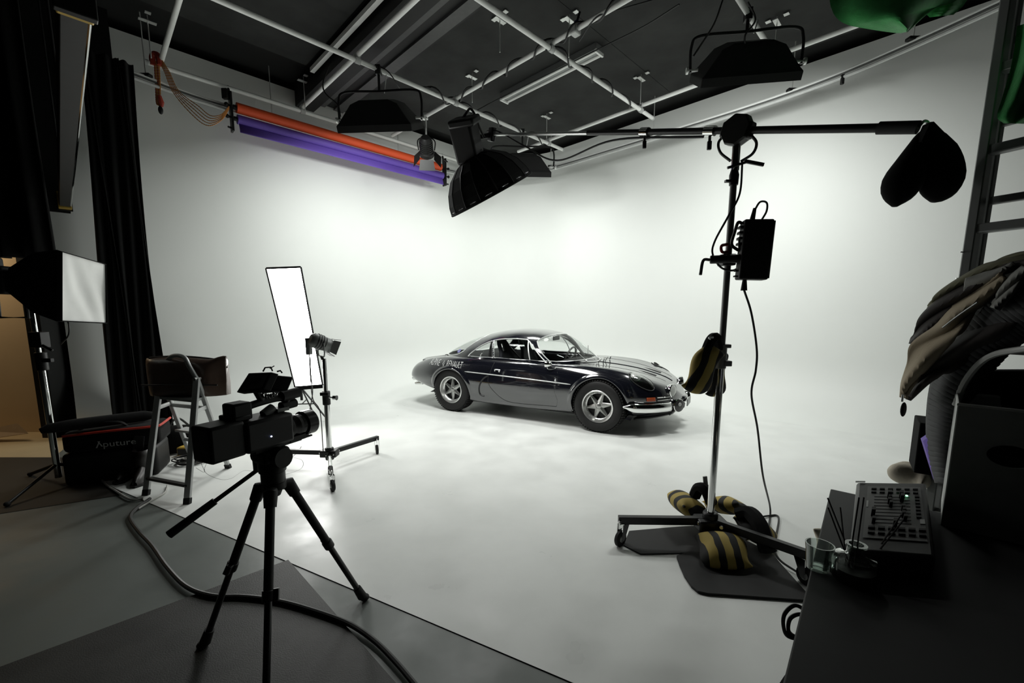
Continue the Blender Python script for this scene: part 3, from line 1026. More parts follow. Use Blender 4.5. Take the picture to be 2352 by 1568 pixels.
for s in (0, 1):                   # quarter-light bar of the doors
    f = (lambda t: t) if s == 0 else (lambda t: 1 - t)
    B().tube([GH(lerp(.138, .053, k / 6), f(lerp(.022, .225, k / 6)), .003) for k in range(7)], .008, 6).build('window_bar', 'trim_bright', car, local=True)

# --- shut lines, strips and flank details
for s in (-1, 1):
    pl = [(-.36, .72), (-.40, .60), (-.43, .52), (-.42, .44), (-.36, .36), (-.24, .265), (-.12, .225), (.1, .222), (.4, .235), (.53, .24)]
    pp = [side(p.x, p.y, s, -.0015) for p in curve([(a, b, 0) for a, b in pl], 6)]
    B().tube(pp, .0045, 5).build('shut_line', 'car_black', car, local=True)
    pp = [side(.53 + .02 * math.sin(k), lerp(.24, .70, k / 10), s, -.002) for k in range(11)]
    B().tube(pp, .003, 5).build('shut_line', 'car_black', car, local=True)
    pp = [side(lerp(-.80, .72, k / 30), lerp(.575, .53, k / 30), s, .004) for k in range(31)]
    B().tube(pp, [.002] + [.007] * 29 + [.002], 6).build('side_strip', 'trim_bright', car, local=True)
    # scoop ahead of the rear wheel
    pp = [side(x, z, s, .001) for x, z in ((-.42, .55), (-.50, .50), (-.555, .42), (-.575, .34), (-.56, .28), (-.50, .262))]
    B().tube(curve(pp, 5), [.003] + [.011] * 24 + [.002], 6).build('side_scoop', 'car_trim', car, local=True)
    h = B().tube(curve([side(-.335, .612, s, .002), side(-.325, .632, s, .018), side(-.29, .634, s, .018), side(-.255, .630, s, .004)], 4), .006, 6)
    h.ell(side(-.27, .612, s, .002), (.012, .006, .012), None, 10, 6)
    h.build('door_handle', 'trim_bright', car, local=True)
    h = B().ell(side(.52, .56, s, .002), (.012, .008, .012), None, 10, 6).build('side_repeater', 'chrome', car, local=True)
    # bonnet-side bright rib
    B().tube([side(lerp(.50, .72, k / 6), .712, s, .003) for k in range(7)], .004, 5).build('wing_strip', 'trim_bright', car, local=True)
# bonnet seams and centre rib
for s in (-1, 1):
    pp = [deck(lerp(.74, 1.68, k / 24), s * lerp(.40, .20, (k / 24) ** 1.3), -.001) for k in range(25)]
    B().tube(pp, .0035, 5).build('bonnet_seam', 'car_black', car, local=True)
    # nostril vents on the bonnet
    v_ = B().grid([[deck(lerp(1.34, 1.56, i / 8), s * (.145 + .035 * (j - 1) * min(1, i / 6.)) + s * .0, .003) for j in range(3)] for i in range(9)])
    v_.build('bonnet_vent', 'car_black', car, local=True)
B().tube([deck(lerp(.80, 1.72, k / 24), 0, .001) for k in range(25)], .006, 6).build('bonnet_rib', 'car_paint', car, local=True)
# engine lid lines and rear lip
pp = [deck(x, y, -.001) for x, y in ((-1.56, -.30), (-1.86, -.27), (-1.88, 0), (-1.86, .27), (-1.56, .30))]
B().tube(curve(pp, 6), .004, 5).build('engine_lid_seam', 'car_black', car, local=True)
lip = B()
rws = []
for k in range(21):
    y = lerp(-.50, .50, k / 20)
    e = 1 - (abs(y) / .5) ** 4
    p = deck(-1.80 + .10 * (y / .5) ** 2, y, 0)
    rws.append([p + V((.10, 0, .002)), p + V((-.01, 0, .035 * e)), p + V((-.055, 0, .05 * e)), p + V((-.05, 0, -.01))])
lip.grid(rws); lip.build('tail_lip', 'car_paint', car, local=True, solid=.006)

# --- wheel-arch flares
for s in (-1, 1):
    for sx, r, zc_ in ((1.05, .338, .295), (-1.05, .325, .275)):
        rws = []
        for k in range(41):
            a = lerp(math.radians(-16 if sx > 0 else -4), math.radians(196 if sx > 0 else 186), k / 40)
            c, d = math.cos(a), math.sin(a)
            ex = smooth(0, .25, k / 40) * (1 - smooth(.75, 1, k / 40))
            yo = abs(side(sx + (r + .03) * c, zc_ + (r + .03) * d, s, 0).y)
            row = []
            for rr_, yy in ((r - .022, yo - .05), (r - .014, yo + .018 * ex), (r, yo + .024 * ex), (r + .02, yo + .016 * ex), (r + .05, None)):
                if yy is None: yy = abs(side(sx + rr_ * c, zc_ + rr_ * d, s, 0).y) - .004
                row.append(V((sx + rr_ * c, s * yy, zc_ + rr_ * d)))
            rws.append(row)
        B().grid(rws).build('arch_flare', 'car_paint', car, local=True, angle=70)

# --- wheels (tyre > rim, spokes, hub, bolts), outer face towards -y
wr = B()
tw, tr = .105, .295
prof = [(.178, tw * .80), (.20, tw * .93), (.235, tw), (.268, tw * .98), (.284, tw * .88), (tr - .004, tw * .72), (tr, tw * .45), (tr, -tw * .45), (tr - .004, -tw * .72), (.284, -tw * .88), (.268, -tw * .98), (.235, -tw), (.20, -tw * .93), (.178, -tw * .80)]
ry = MX.Rotation(PI / 2, 4, 'X')
wr.lathe(prof, 56, ry, cap=False)
for k in range(60):      # tread blocks
    a = 2 * PI * k / 60
    for y, off in ((-.062, 0), (0, .5), (.062, 0)):
        aa = a + off * 2 * PI / 60
        wr.box((0, y, tr + .003), (.021, .05, .010), MX.Rotation(aa, 4, 'Y'))
W0 = wr.build('wheel', 'tyre', car, local=True, angle=45)
ROOT[W0.name] = MX.Identity(4)
rim = B().lathe([(.183, tw * .86), (.188, tw * .90), (.183, tw * .94), (.172, tw * .90), (.163, tw * .55), (.150, tw * .40), (.146, tw * .38), (.146, tw * .30), (.168, -.08)], 56, ry, cap=False)
rimo = rim.build('rim', 'rim_alloy', W0, local=True, angle=30)
B().lathe([(0, tw * .08), (.147, tw * .08), (.147, tw * .04), (0, tw * .04)], 40, ry, cap=False).build('brake_disc', 'car_black', W0, local=True)
for k in range(6):
    M_ = MX.Rotation(2 * PI * k / 6, 4, 'Y')
    sp = B().add([(-.034, -.045, .030), (.034, -.045, .030), (.013, -.038, .150), (-.013, -.038, .150),
                  (0, -.060, .030), (0, -.048, .150), (-.030, -.015, .030), (.030, -.015, .030), (.011, -.015, .150), (-.011, -.015, .150)],
                 [(0, 4, 5, 3), (4, 1, 2, 5), (6, 0, 3, 9), (1, 7, 8, 2), (7, 6, 9, 8), (3, 5, 2, 8, 9), (0, 6, 7, 1, 4)], M_)
    sp.build('spoke', 'spoke_alloy', W0, local=True, smooth=False)
B().lathe([(0, .068), (.022, .066), (.033, .058), (.042, .045), (.044, .02)], 28, ry, cap=False).build('hub_cap', 'spoke_alloy', W0, local=True)
for k in range(18):
    a = 2 * PI * k / 18 + .1
    B().ell((.155 * math.cos(a), -.054, .155 * math.sin(a)), (.0055, .004, .0055), None, 8, 5).build('rim_bolt', 'chrome', W0, local=True)
for k in range(3):
    a = 2 * PI * k / 3 + .5
    B().ell((.085 * math.cos(a), -.022, .085 * math.sin(a)), (.011, .010, .011), None, 10, 6).build('wheel_nut', 'chrome', W0, local=True)
first = True
for sx in (1.05, -1.05):
    for s in (-1, 1):
        o = W0 if first else copy_tree(W0, parent=car)
        first = False
        o.location = (sx, s * .645, tr + .007)
        o.rotation_euler = (0, (.3 if sx > 0 else .0) + (s > 0) * .4, (0 if s < 0 else PI) + (math.radians(-3) if sx > 0 else 0))

# --- nose: lamps, bumper, grille
for s in (-1, 1):
    # faired headlamp: bowl and clear cover following the wing
    c = V((1.475, s * .555, .585)); d = V((-.55, -s * .50, -.67)).normalized()
    ux = V((.80, s * -.16, -.56)).normalized(); ux = (ux - d * ux.dot(d)).normalized(); uy = d.cross(ux)
    rws, rw2 = [], []
    for i in range(9):
        r_ = i / 8
        a_, b_ = [], []
        for j in range(32):
            t = 2 * PI * j / 32
            lx = .155 * math.cos(t) * (1 if math.cos(t) > 0 else 1.05); ly = .088 * math.sin(t) * (1 - .18 * math.cos(t))
            p = c + ux * lx * r_ + uy * ly * r_ - d * .5
            h = BODY_BVH.ray_cast(p, d)
            q = h[0] if h[0] is not None else p + d * .5
            a_.append(q - d * (.006 + .012 * (1 - r_ * r_)))
            b_.append(q - d * .0025)
        rws.append(a_); rw2.append(b_)
    B().grid(rw2, cv=True).build('headlamp', 'lamp_cover', car, local=True, angle=80)
    hl = [o for o in COL.objects if o.name.startswith('headlamp')][-1]
    B().grid(rws, cv=True).build('lamp_cover', 'lamp_glass', hl, local=True, angle=80)
    ring = [rw2[-1][j] - d * .003 for j in range(32)]
    B().tube(ring, .004, 6, closed=True).build('lamp_rim', 'car_trim', hl, local=True)
    cc = c - ux * .075 + d * 0
    h = BODY_BVH.ray_cast(cc - d * .5, d)
    B().lathe([(.0, .012), (.04, .010), (.060, .004), (.066, .0)], 24, frame(h[0] - d * .001, h[0] - d * .5), cap=False).build('lamp_reflector', 'lamp_lens', hl, local=True)
    # round bright fog lamp
    p = V((1.775, s * .335, .492))
    f = B().lathe([(0, -.075), (.035, -.07), (.062, -.045), (.073, -.01), (.076, .012), (.069, .018)], 28, frame(p, p + V((1, s * .35, .05))), cap=False)
    fo = f.build('fog_lamp', 'chrome', car, local=True)
    B().lathe([(.069, .014), (.055, .024), (.03, .030), (0, .032)], 28, frame(p, p + V((1, s * .35, .05))), cap=False).build('lamp_lens', 'lamp_lens', fo, local=True)
    # driving lamp with dark cover in front of the bumper
    p = V((1.845, s * .315, .325))
    f = B().lathe([(0, -.075), (.03, -.072), (.062, -.05), (.074, -.015), (.076, .012), (.070, .018)], 32, frame(p, p + V((.80, s * .60, .02))), cap=False)
    fo = f.build('driving_lamp', 'chrome', car, local=True)
    B().lathe([(.070, .016), (.055, .024), (.03, .029), (0, .031)], 32, frame(p, p + V((.80, s * .60, .02))), cap=False).build('lamp_cover', 'lamp_cover', fo, local=True)
    B().lathe([(0, .036), (.020, .033), (.022, .028)], 20, frame(p + V((0, -.01, .018)), p + V((.80, s * .60, .02)))).build('cover_badge', 'logo_grey', fo, local=True)
    B().cyl(p + V((-.04, 0, -.06)), p + V((-.09, 0, -.12)), .012, n=10).build('lamp_bracket', 'black_metal', fo, local=True)
    # quarter bumper
    path = [V((1.34, s * .752, .335)), V((1.45, s * .725, .328)), V((1.56, s * .655, .322)), V((1.65, s * .575, .32)), V((1.72, s * .49, .32)), V((1.775, s * .40, .32))]
    path = curve(path, 5)
    rws = []
    for i, p in enumerate(path):
        k = smooth(0, .22, i / (len(path) - 1))
        t_ = (path[min(i + 1, len(path) - 1)] - path[max(i - 1, 0)]).normalized()
        o_ = V((t_.y, -t_.x, 0)) * (-1 if s > 0 else 1)
        if o_.y * s < 0: o_ = -o_
        hgt = lerp(.012, .052, k)
        rws.append([p + o_ * (math.cos(a) * .030 * (.4 + .6 * k)) + V((0, 0, math.sin(a) * hgt)) for a in [lerp(-PI / 2 - .4, PI / 2 + .4, q / 12) for q in range(13)]])
    B().grid(rws).build('bumper', 'chrome', car, local=True, solid=.004, angle=60)
    # amber indicator
    q = B()
    g = []
    for i in range(7):
        g.append([nose(s * lerp(.63, .565, i / 6), z, .012) for z in (.398, .405, .43, .437)])
    q.grid(g).build('indicator', 'amber', car, local=True, solid=.012)
    # grille bars
    for z in (.40, .43):
        B().tube([nose(s * lerp(.54, .40, i / 6), z, .006) for i in range(7)], .005, 6).build('grille_bar', 'chrome', car, local=True)
    q = B().grid([[nose(s * lerp(.545, .39, i / 6), z, .003) for z in (.385, .445)] for i in range(7)])
    q.build('grille_opening', 'car_black', car, local=True)
    # rear lamp / bumper end
    B().lathe([(0, .03), (.02, .026), (.03, .01), (.03, -.03)], 18, frame(V((-1.92, s * .52, .37)), V((-2.3, s * .66, .37)))).build('rear_bumper_tip', 'chrome', car, local=True)
    B().cyl((-1.80, s * .46, .295), (-1.93, s * .48, .285), .022, n=14).build('tail_pipe', 'chrome', car, local=True)
# front plate and chin
B().box((1.915, 0, .325), (.012, .24, .08)).build('number_plate_holder', 'alu', car, local=True, bevel=.003)
B().tube([V((1.76, -.36, .26)), V((1.84, -.2, .25)), V((1.86, 0, .25)), V((1.84, .2, .25)), V((1.76, .36, .26))], .014, 8).build('lamp_bar', 'black_metal', car, local=True)
ch = B().grid([[V((lerp(1.42, 1.78, i / 6), lerp(-.58, .58, j / 10) * (1 - .5 * (i / 6) ** 2), lerp(.15, .20, i / 6) + .02 * abs(lerp(-1, 1, j / 10)) ** 2)) for j in range(11)] for i in range(7)])
ch.build('chin_panel', 'car_trim', car, local=True, solid=.02)
B().box((-.05, 0, .15), (2.3, 1.1, .03)).build('underbody', 'car_black', car, local=True)

# --- windscreen furniture
for y0, y1 in ((-.40, -.02), (.02, .40)):
    a = V((.77, y0 + .03, .775)); b = V((.60, y0 + .19, .845))
    wp = B().cyl(a, b, .004, n=6)
    wo = wp.build('wiper', 'chrome', car, local=True)
    e1 = V((.655, y0 - .02, .79)); e2 = V((.53, y0 + .33, .90))
    B().bar(e1, e2, .006, .012).build('wiper_blade', 'car_black', wo, local=True)
    B().ell(a, (.014, .014, .012), None, 10, 6).build('wiper_pivot', 'chrome', wo, local=True)
cw = []
for k in range(15):
    y = lerp(-.53, .53, k / 14)
    cw.append(deck(.80 - .42 * (abs(y) / .55) ** 2.2, y, .010))
B().tube(cw, .008, 6).build('cowl_strip', 'trim_bright', car, local=True)
for y in (-.18, .10):
    q = B().tube(curve([deck(.86, y, .006), deck(.88, y + .05, .05), deck(.88, y + .16, .05), deck(.86, y + .2, .006)], 5), .007, 6)
    q.build('bonnet_hinge', 'chrome', car, local=True)
# door mirror
p = side(.40, .715, -1, .02)
mo = B().lathe([(0, -.075), (.02, -.065), (.038, -.03), (.044, .0), (.044, .006), (0, .006)], 24, frame(p + V((.0, -.03, .035)), p + V((-.6, -.05, .06))), cap=False).build('door_mirror', 'chrome', car, local=True)
B().cyl(p + V((0, .01, -.03)), p + V((.0, -.03, .03)), .007, n=8).build('mirror_stalk', 'chrome', mo, local=True)

# --- inside
for s in (-1, 1):
    y = s * .30
    q = B()
    rws = []
    for i in range(13):
        u = i / 12
        z = lerp(.36, .985, u); x = lerp(-.30, -.52, u)
        hw = interp([(0, .20), (.45, .22), (.62, .20), (.72, .125), (.9, .12), (1, .085)], u)
        rws.append([V((x + .05 * abs(j) ** 3, y + hw * j, z)) for j in [lerp(-1, 1, k / 10) for k in range(11)]])
    # two head-rest slots
    g = B()
    cells = [(i, j) for i in range(12) for j in range(10) if not (i in (9, 10) and j in (3, 4, 5, 6))]
    g.v = [p for r_ in rws for p in r_]
    g.f = [(i * 11 + j, i * 11 + j + 1, (i + 1) * 11 + j + 1, (i + 1) * 11 + j) for i, j in cells]
    so = g.build('bucket_seat', 'car_seat', car, local=True, solid=.05, angle=60)
    B().box((-.08, y, .40), (.44, .42, .12)).build('seat_cushion', 'car_seat', so, local=True, bevel=.04, seg=3)
ring = [V((.28 + .055 * math.sin(t), .30 + .17 * math.cos(t), .715 + .16 * math.sin(t))) for t in [2 * PI * k / 28 for k in range(28)]]
sw = B().tube(ring, .013, 8, closed=True).build('steering_wheel', 'steer', car, local=True)
B().cyl((.28, .30, .715), (.50, .30, .64), .018, n=10).build('steering_column', 'car_black', sw, local=True)
for a in (0.3, PI - .3, -PI / 2):
    B().cyl((.28, .30, .715), (.28 + .055 * math.sin(a), .30 + .17 * math.cos(a), .715 + .16 * math.sin(a)), .010, n=6).build('steering_spoke', 'alu_dark', sw, local=True)
q = B()
q.grid([[V((lerp(.34, .60, i / 6), lerp(-.58, .58, j / 12) * (1 - .25 * (i / 6) ** 2), .735 - .02 * (j - 6) ** 2 / 36 - (0 if i else .10))) for j in range(13)] for i in range(7)])
q.build('dashboard', 'car_black', car, local=True, solid=.02)
B().tube(curve([(.42, .50, .74), (.20, .43, 1.01), (-.20, .41, 1.085), (-.50, .40, 1.06)], 8), .018, 8).build('roll_bar', 'steer', car, local=True)
B().tube(curve([(-.58, -.50, .60), (-.55, -.46, .92), (-.54, -.30, 1.06), (-.54, .30, 1.06), (-.55, .46, .92), (-.58, .50, .60)], 8), .020, 8).build('roll_hoop', 'steer', car, local=True)
B().cyl((-.54, -.28, 1.05), (-.60, .40, .66), .018, n=8).build('roll_brace', 'steer', car, local=True)
B().box((.20, 0, 1.015), (.02, .20, .055)).build('rear_view_mirror', 'car_black', car, local=True, bevel=.008)
B().grid([[V((lerp(-.70, -.95, i / 3), lerp(-.58, .58, j / 6), lerp(.60, .80, i / 3))) for j in range(7)] for i in range(4)]).build('rear_bulkhead', 'car_black', car, local=True, solid=.02)
B().grid([[V((lerp(-.93, -1.44, i / 5), lerp(-.55, .55, j / 8) * (1 - .35 * (i / 5) ** 2), lerp(.775, .735, i / 5))) for j in range(9)] for i in range(6)]).build('parcel_shelf', 'car_black', car, local=True, solid=.01)

# --- lettering
def flank_text(txt, cx, cz, size, shear, xs_, name, m, slope=0.0, s=-1):
    vs, fs = text_mesh(txt, size, shear, xs_)
    q = B()
    bm = bmesh.new()
    bv = [bm.verts.new((x, y, 0)) for x, y in vs]
    for f_ in fs: bm.faces.new([bv[i] for i in f_])
    bmesh.ops.triangulate(bm, faces=bm.faces)
    for _ in range(2):
        bmesh.ops.subdivide_edges(bm, edges=[e for e in bm.edges if e.calc_length() > .02], cuts=1)
        bmesh.ops.triangulate(bm, faces=bm.faces)
    bm.verts.index_update()
    q.v = [side(cx + b_.co.x, cz + b_.co.y + slope * b_.co.x, s, .005) for b_ in bm.verts]
    q.f = [tuple(b_.index for b_ in f_.verts) for f_ in bm.faces]
    bm.free()
    q.build(name, m, car, local=True, smooth=False, recalc=False)


flank_text('ALPINE', -1.34, .665, .125, .18, .50, 'side_lettering', 'decal_white', -.03)
flank_text('RENAULT', -.985, .655, .125, .18, .50, 'side_lettering', 'decal_white', -.03)
lz = B()
lz.v = [side(-1.168 + dx, .66 + dz, -1, .004) for dx, dz in ((0, .045), (.020, 0), (0, -.045), (-.020, 0))]
lz.f = [(0, 1, 2, 3)]
lz.build('side_emblem', 'logo_grey', car, local=True, smooth=False, recalc=False)
vs, fs = text_mesh('ALPINE', .075, .1, .9)
q = B()
q.v = [GH(.262 - y * .62, .40 + x * .55, .004) for x, y in vs]; q.f = fs
q.build('screen_lettering', 'decal_white', car, local=True, smooth=False, recalc=False)
q = B()
q.v = [GH(.245 + .026 * math.sin(t), .302 + .030 * math.cos(t), .003) for t in [2 * PI * k / 20 for k in range(20)]]
q.f = [tuple(range(20))]
q.build('screen_roundel', 'decal_white', car, local=True, smooth=False, recalc=False)
q = B()
q.v = [GH(-1.03 + .038 * math.sin(t), .115 + .032 * math.cos(t), .004) for t in [2 * PI * k / 20 for k in range(20)]]
q.f = [tuple(range(20))]
q.build('window_sticker', 'decal_blue', car, local=True, smooth=False, recalc=False)


# ------------------------------------------------------------------ shared builders
def caster(parent, p, d, r=.045, z_top=.13):       # swivel caster under point p, trailing along d
    d = V((d[0], d[1], 0)).normalized()
    c = V((p.x, p.y, 0)) + d * .025 + V((0, 0, r))
    ax = V((-d.y, d.x, 0))
    B().lathe([(r * .45, -.011), (r * .9, -.012), (r, -.007), (r, .007), (r * .9, .012), (r * .45, .011)], 22, frame(c, c + ax)).build('caster_wheel', 'rubber', parent)
    B().cyl(c - ax * .014, c + ax * .014, r * .4, n=14).build('wheel_hub', 'plastic_pale', parent)
    q = B()
    for s in (-1, 1):
        o = ax * .019 * s
        q.add([c + o - d * .012 - V((0, 0, .01)), c + o + d * .012 - V((0, 0, .01)), V((p.x, p.y, z_top)) + o + d * .03, V((p.x, p.y, z_top)) + o - d * .035], [(0, 1, 2, 3)])
    q.build('caster_fork', 'chrome', parent, smooth=False, solid=.004)
    q = B().box((0, 0, 0), (.085, .05, .008), MX.Translation(V((p.x, p.y, z_top))) @ frame(V(), d).to_3x3().to_4x4() @ MX.Rotation(PI / 2, 4, 'Y'))
    q.cyl(V((p.x, p.y, z_top)), V((p.x, p.y, z_top + .03)), .012, n=10)
    q.build('caster_plate', 'chrome', parent, bevel=.002)


def pillow(parent, name, m, loc, rot, size, n=18, pinch=.0, rough_=.012, seed=1, power=2.6):      # stuffed bag, local axes kept for its stripes
    rnd = random.Random(seed)
    a, b, c = size
    ph = [rnd.uniform(0, 6) for _ in range(6)]
    q = B()
    up, dn = [], []
    for i in range(n + 1):
        u = lerp(-1, 1, i / n)
        r1, r2 = [], []
        for j in range(n + 1):
            v = lerp(-1, 1, j / n)
            su, sv = math.sin(u * PI / 2), math.sin(v * PI / 2)
            h = max(0, (1 - abs(su) ** power)) ** .55 * max(0, (1 - abs(sv) ** power)) ** .55
            x = su * a * (1 - pinch * (1 - abs(sv)) * .0) * (1 - .10 * sv * sv)
            y = sv * b * (1 - .12 * su * su) * (1 - pinch * max(0, su))
            wv = 1 + .10 * math.sin(3.1 * u + ph[0]) * math.sin(2.7 * v + ph[1]) + .06 * math.sin(7 * u + ph[2])
            dx = rough_ * math.sin(5 * v + ph[3])
            r1.append(V((x + dx, y, c * h * wv)))
            r2.append(V((x + dx, y, -c * h * .8)))
        up.append(r1); dn.append(r2)
    q.grid(up); q.grid([r_[::-1] for r_ in dn])
    bm = bmesh.new()
    me = bpy.data.meshes.new('tmp'); me.from_pydata([tuple(p) for p in q.v], [], q.f); bm.from_mesh(me)
    bmesh.ops.remove_doubles(bm, verts=bm.verts, dist=.0005)
    q.v = [v_.co.copy() for v_ in bm.verts]; bm.verts.index_update()
    q.f = [tuple(v_.index for v_ in f_.verts) for f_ in bm.faces]
    bm.free(); bpy.data.meshes.remove(me)
    M_ = MX.Translation(V(loc)) @ Euler([math.radians(x) for x in rot]).to_matrix().to_4x4()
    if parent is not None:
        o = q.build(name, m, parent, local=True, angle=70)
        o.matrix_local = ROOT[parent.name].inverted() @ M_
    return o


def stand_pole(parent, base, top_, radii, mats, name='pole'):
    pass


# ------------------------------------------------------------------ strip softbox on a light stand
t = thing('strip_softbox', 'tall glowing strip softbox tilted beside the rolling lamp stand', 'softbox', V((-2.30, 4.95, 0)))
YS = 4.95
tl, tr_, br, bl = at(611, 616, YS - .08), at(691, 613, YS + .08), at(741, 884, YS + .08), at(678, 889, YS - .08)
nrm = (tr_ - tl).cross(bl - tl).normalized()
if nrm.y > 0: nrm = -nrm
rows = []
for i in range(13):
    f = i / 12
    rows.append([tl.lerp(tr_, g / 6).lerp(bl.lerp(br, g / 6), f) + nrm * (-.012 * math.sin(PI * f) * math.sin(PI * g / 6)) for g in range(7)])
B().grid(rows).build('diffuser', 'strip_face', t)
mid = (tl + tr_ + bl + br) / 4
back = mid - nrm * .33
q = B()
s_ = .10
inner = [back + (p - mid) * s_ for p in (tl, tr_, br, bl)]
outer = [p - nrm * .004 for p in (tl, tr_, br, bl)]
q.add(outer + inner, [(0, 1, 5, 4), (1, 2, 6, 5), (2, 3, 7, 6), (3, 0, 4, 7), (4, 5, 6, 7)])
q.build('fabric_shell', 'black_cloth', t, smooth=False, solid=.006)
for a_, b_ in ((tl, tr_), (tr_, br), (br, bl), (bl, tl)):
    B().bar(a_, b_, .012, .022).build('edge_band', 'black_cloth', t)
B().cyl(back + nrm * .03, back - nrm * .20, .07, n=18).build('lamp_head', 'black_metal', t)
B().bar(bl - nrm * .02 + V((0, 0, -.012)), br - nrm * .02 + V((0, 0, -.012)), .03, .05).build('lower_band', 'black_cloth', t)
st = V((back.x, back.y, 0)) - V((nrm.x, nrm.y, 0)) * .06
B().cyl(st + V((0, 0, .25)), V((st.x, st.y, back.z + .05)), .016, n=12).build('stand_pole', 'black_metal', t)
for k in range(3):
    a = math.radians(100 + 120 * k)
    f = V((math.cos(a) * .42, math.sin(a) * .42, .012))
    B().cyl(st + V((0, 0, .42)), st + f, .010, n=8).build('stand_leg', 'black_metal', t)
    B().cyl(st + V((0, 0, .20)), st + V((f.x * .5, f.y * .5, .22)), .007, n=8).build('leg_brace', 'black_metal', t)
    B().ell(st + f, (.014, .014, .012), None, 10, 6).build('rubber_foot', 'rubber', t)
slack([at(712, 820, YS - .3), at(714, 860, YS - .25), at(718, 900, YS - .1), at(712, 940, YS - .05), on(706, 985), on(690, 1030), on(660, 1060)], 0, 'thin black cable hanging from the strip softbox to the floor', .006)

# ------------------------------------------------------------------ fresnel on the rolling stand
H0 = V((-1.594, 3.55, 0))
t = thing('rolling_lamp_stand', 'chrome rolling stand with black legs in front of the strip softbox', 'light stand', H0)
ends = [V((-1.40, 3.118, 0)), V((-1.324, 3.984, 0)), V((-2.10, 3.60, 0))]
B().cyl(H0 + V((0, 0, .10)), H0 + V((0, 0, .62)), .0225, n=16).build('lower_tube', 'chrome', t)
B().cyl(H0 + V((0, 0, .60)), H0 + V((0, 0, .98)), .0165, n=16).build('upper_tube', 'chrome', t)
q = B().cyl(H0 + V((0, 0, .58)), H0 + V((0, 0, .70)), .032, n=16); q.box(H0 + V((0, -.02, .68)), (.07, .05, .03))
q.build('collar', 'black_metal', t, bevel=.004)
q = B().cyl(H0 + V((.02, -.01, .645)), H0 + V((.075, -.02, .645)), .008, n=8); q.cyl(H0 + V((.07, -.02, .645)), H0 + V((.10, -.025, .645)), .022, n=12)
q.build('lock_knob', 'chrome', t)
q = B().cyl(H0 + V((0, 0, .09)), H0 + V((0, 0, .20)), .036, n=16); q.box(H0 + V((0, 0, .15)), (.14, .09, .06))
q.build('hub', 'black_metal', t, bevel=.008)
for i, e in enumerate(ends):
    d = (e - H0).normalized()
    if i == 0:       # raised chrome leg towards the camera
        B().cyl(H0 + d * .03 + V((0, 0, .15)), e + V((0, 0, .13)), .016, n=12).build('leg', 'chrome', t)
        B().cyl(e - d * .10 + V((0, 0, .148)), e + V((0, 0, .125)), .019, n=12).build('leg_sleeve', 'rubber', t)
    else:
        B().bar(H0 + d * .03 + V((0, 0, .155)), e + d * .02 + V((0, 0, .15)), .035, .04).build('leg', 'black_metal', t, bevel=.003)
    caster(t, e, V((.5, -.6)) if i == 0 else V((.3, -.7)))
for i, e in enumerate(ends):
    q = B()
    d = (e - H0).normalized()
    for s in (-1, 1):
        q.cyl(H0 + d * .07 + V((-d.y * .026 * s, d.x * .026 * s, .155)), H0 + d * .07 + V((-d.y * .034 * s, d.x * .034 * s, .155)), .008, n=8)
    q.build('hub_bolt', 'chrome', t)

HL = V((-1.615, 3.55, 1.115))
t = thing('stand_fresnel', 'small bronze-black lamp with barn doors on top of the rolling stand', 'studio light', HL)
aim = HL + V((.62, .60, -.38))
d = (aim - HL).normalized()
M_ = frame(HL, aim)
B().lathe([(0, -.095), (.04, -.09), (.058, -.07), (.062, -.02), (.062, .02), (.056, .026)], 24, M_, cap=False).build('lamp_body', 'alu_dark', t)
B().lathe([(.05, .026), (.06, .03), (.06, .075), (.053, .078), (.05, .05)], 24, M_, cap=False).build('front_ring', 'alu', t)
for k in range(3):
    B().lathe([(.0625, -.04 + .02 * k), (.066, -.04 + .02 * k), (.066, -.034 + .02 * k), (.0625, -.034 + .02 * k)], 24, M_, cap=False).build('cooling_fin', 'black_metal', t)
B().lathe([(0, .055), (.05, .048)], 24, M_, cap=False).build('lens', 'lamp_lens', t)
for k in range(4):
    q = B().add([(-.052, .06, .075), (.052, .06, .075), (.06, .075, .13), (-.06, .075, .13)], [(0, 1, 2, 3)], M_ @ MX.Rotation(k * PI / 2, 4, 'Z'))
    q.build('barn_door', 'alu_dark', t, smooth=False, solid=.004)
x = (M_.to_3x3() @ V((1, 0, 0))).normalized()
yk = [HL - x * .068, HL - x * .074 + V((0, 0, -.09)), HL - x * .06 + V((0, 0, -.115)), HL + x * .06 + V((0, 0, -.115)), HL + x * .074 + V((0, 0, -.09)), HL + x * .068]
B().tube(yk, .006, 8).build('yoke', 'alu', t)
B().cyl(HL + V((0, 0, -.115)), V((HL.x + .01, HL.y, .97)), .012, n=10).build('spigot', 'black_metal', t)
B().box(HL + V((-.092, -.02, -.03)), (.038, .05, .14)).build('ballast_box', 'alu', t, bevel=.006)
B().tube(curve([HL + V((-.092, -.02, -.10)), HL + V((-.09, -.03, -.30)), HL + V((-.08, -.03, -.48)), HL + V((-.03, -.02, -.60)), HL + V((-.02, -.03, -.95))], 6), .004, 6).build('lead', 'cable', t)

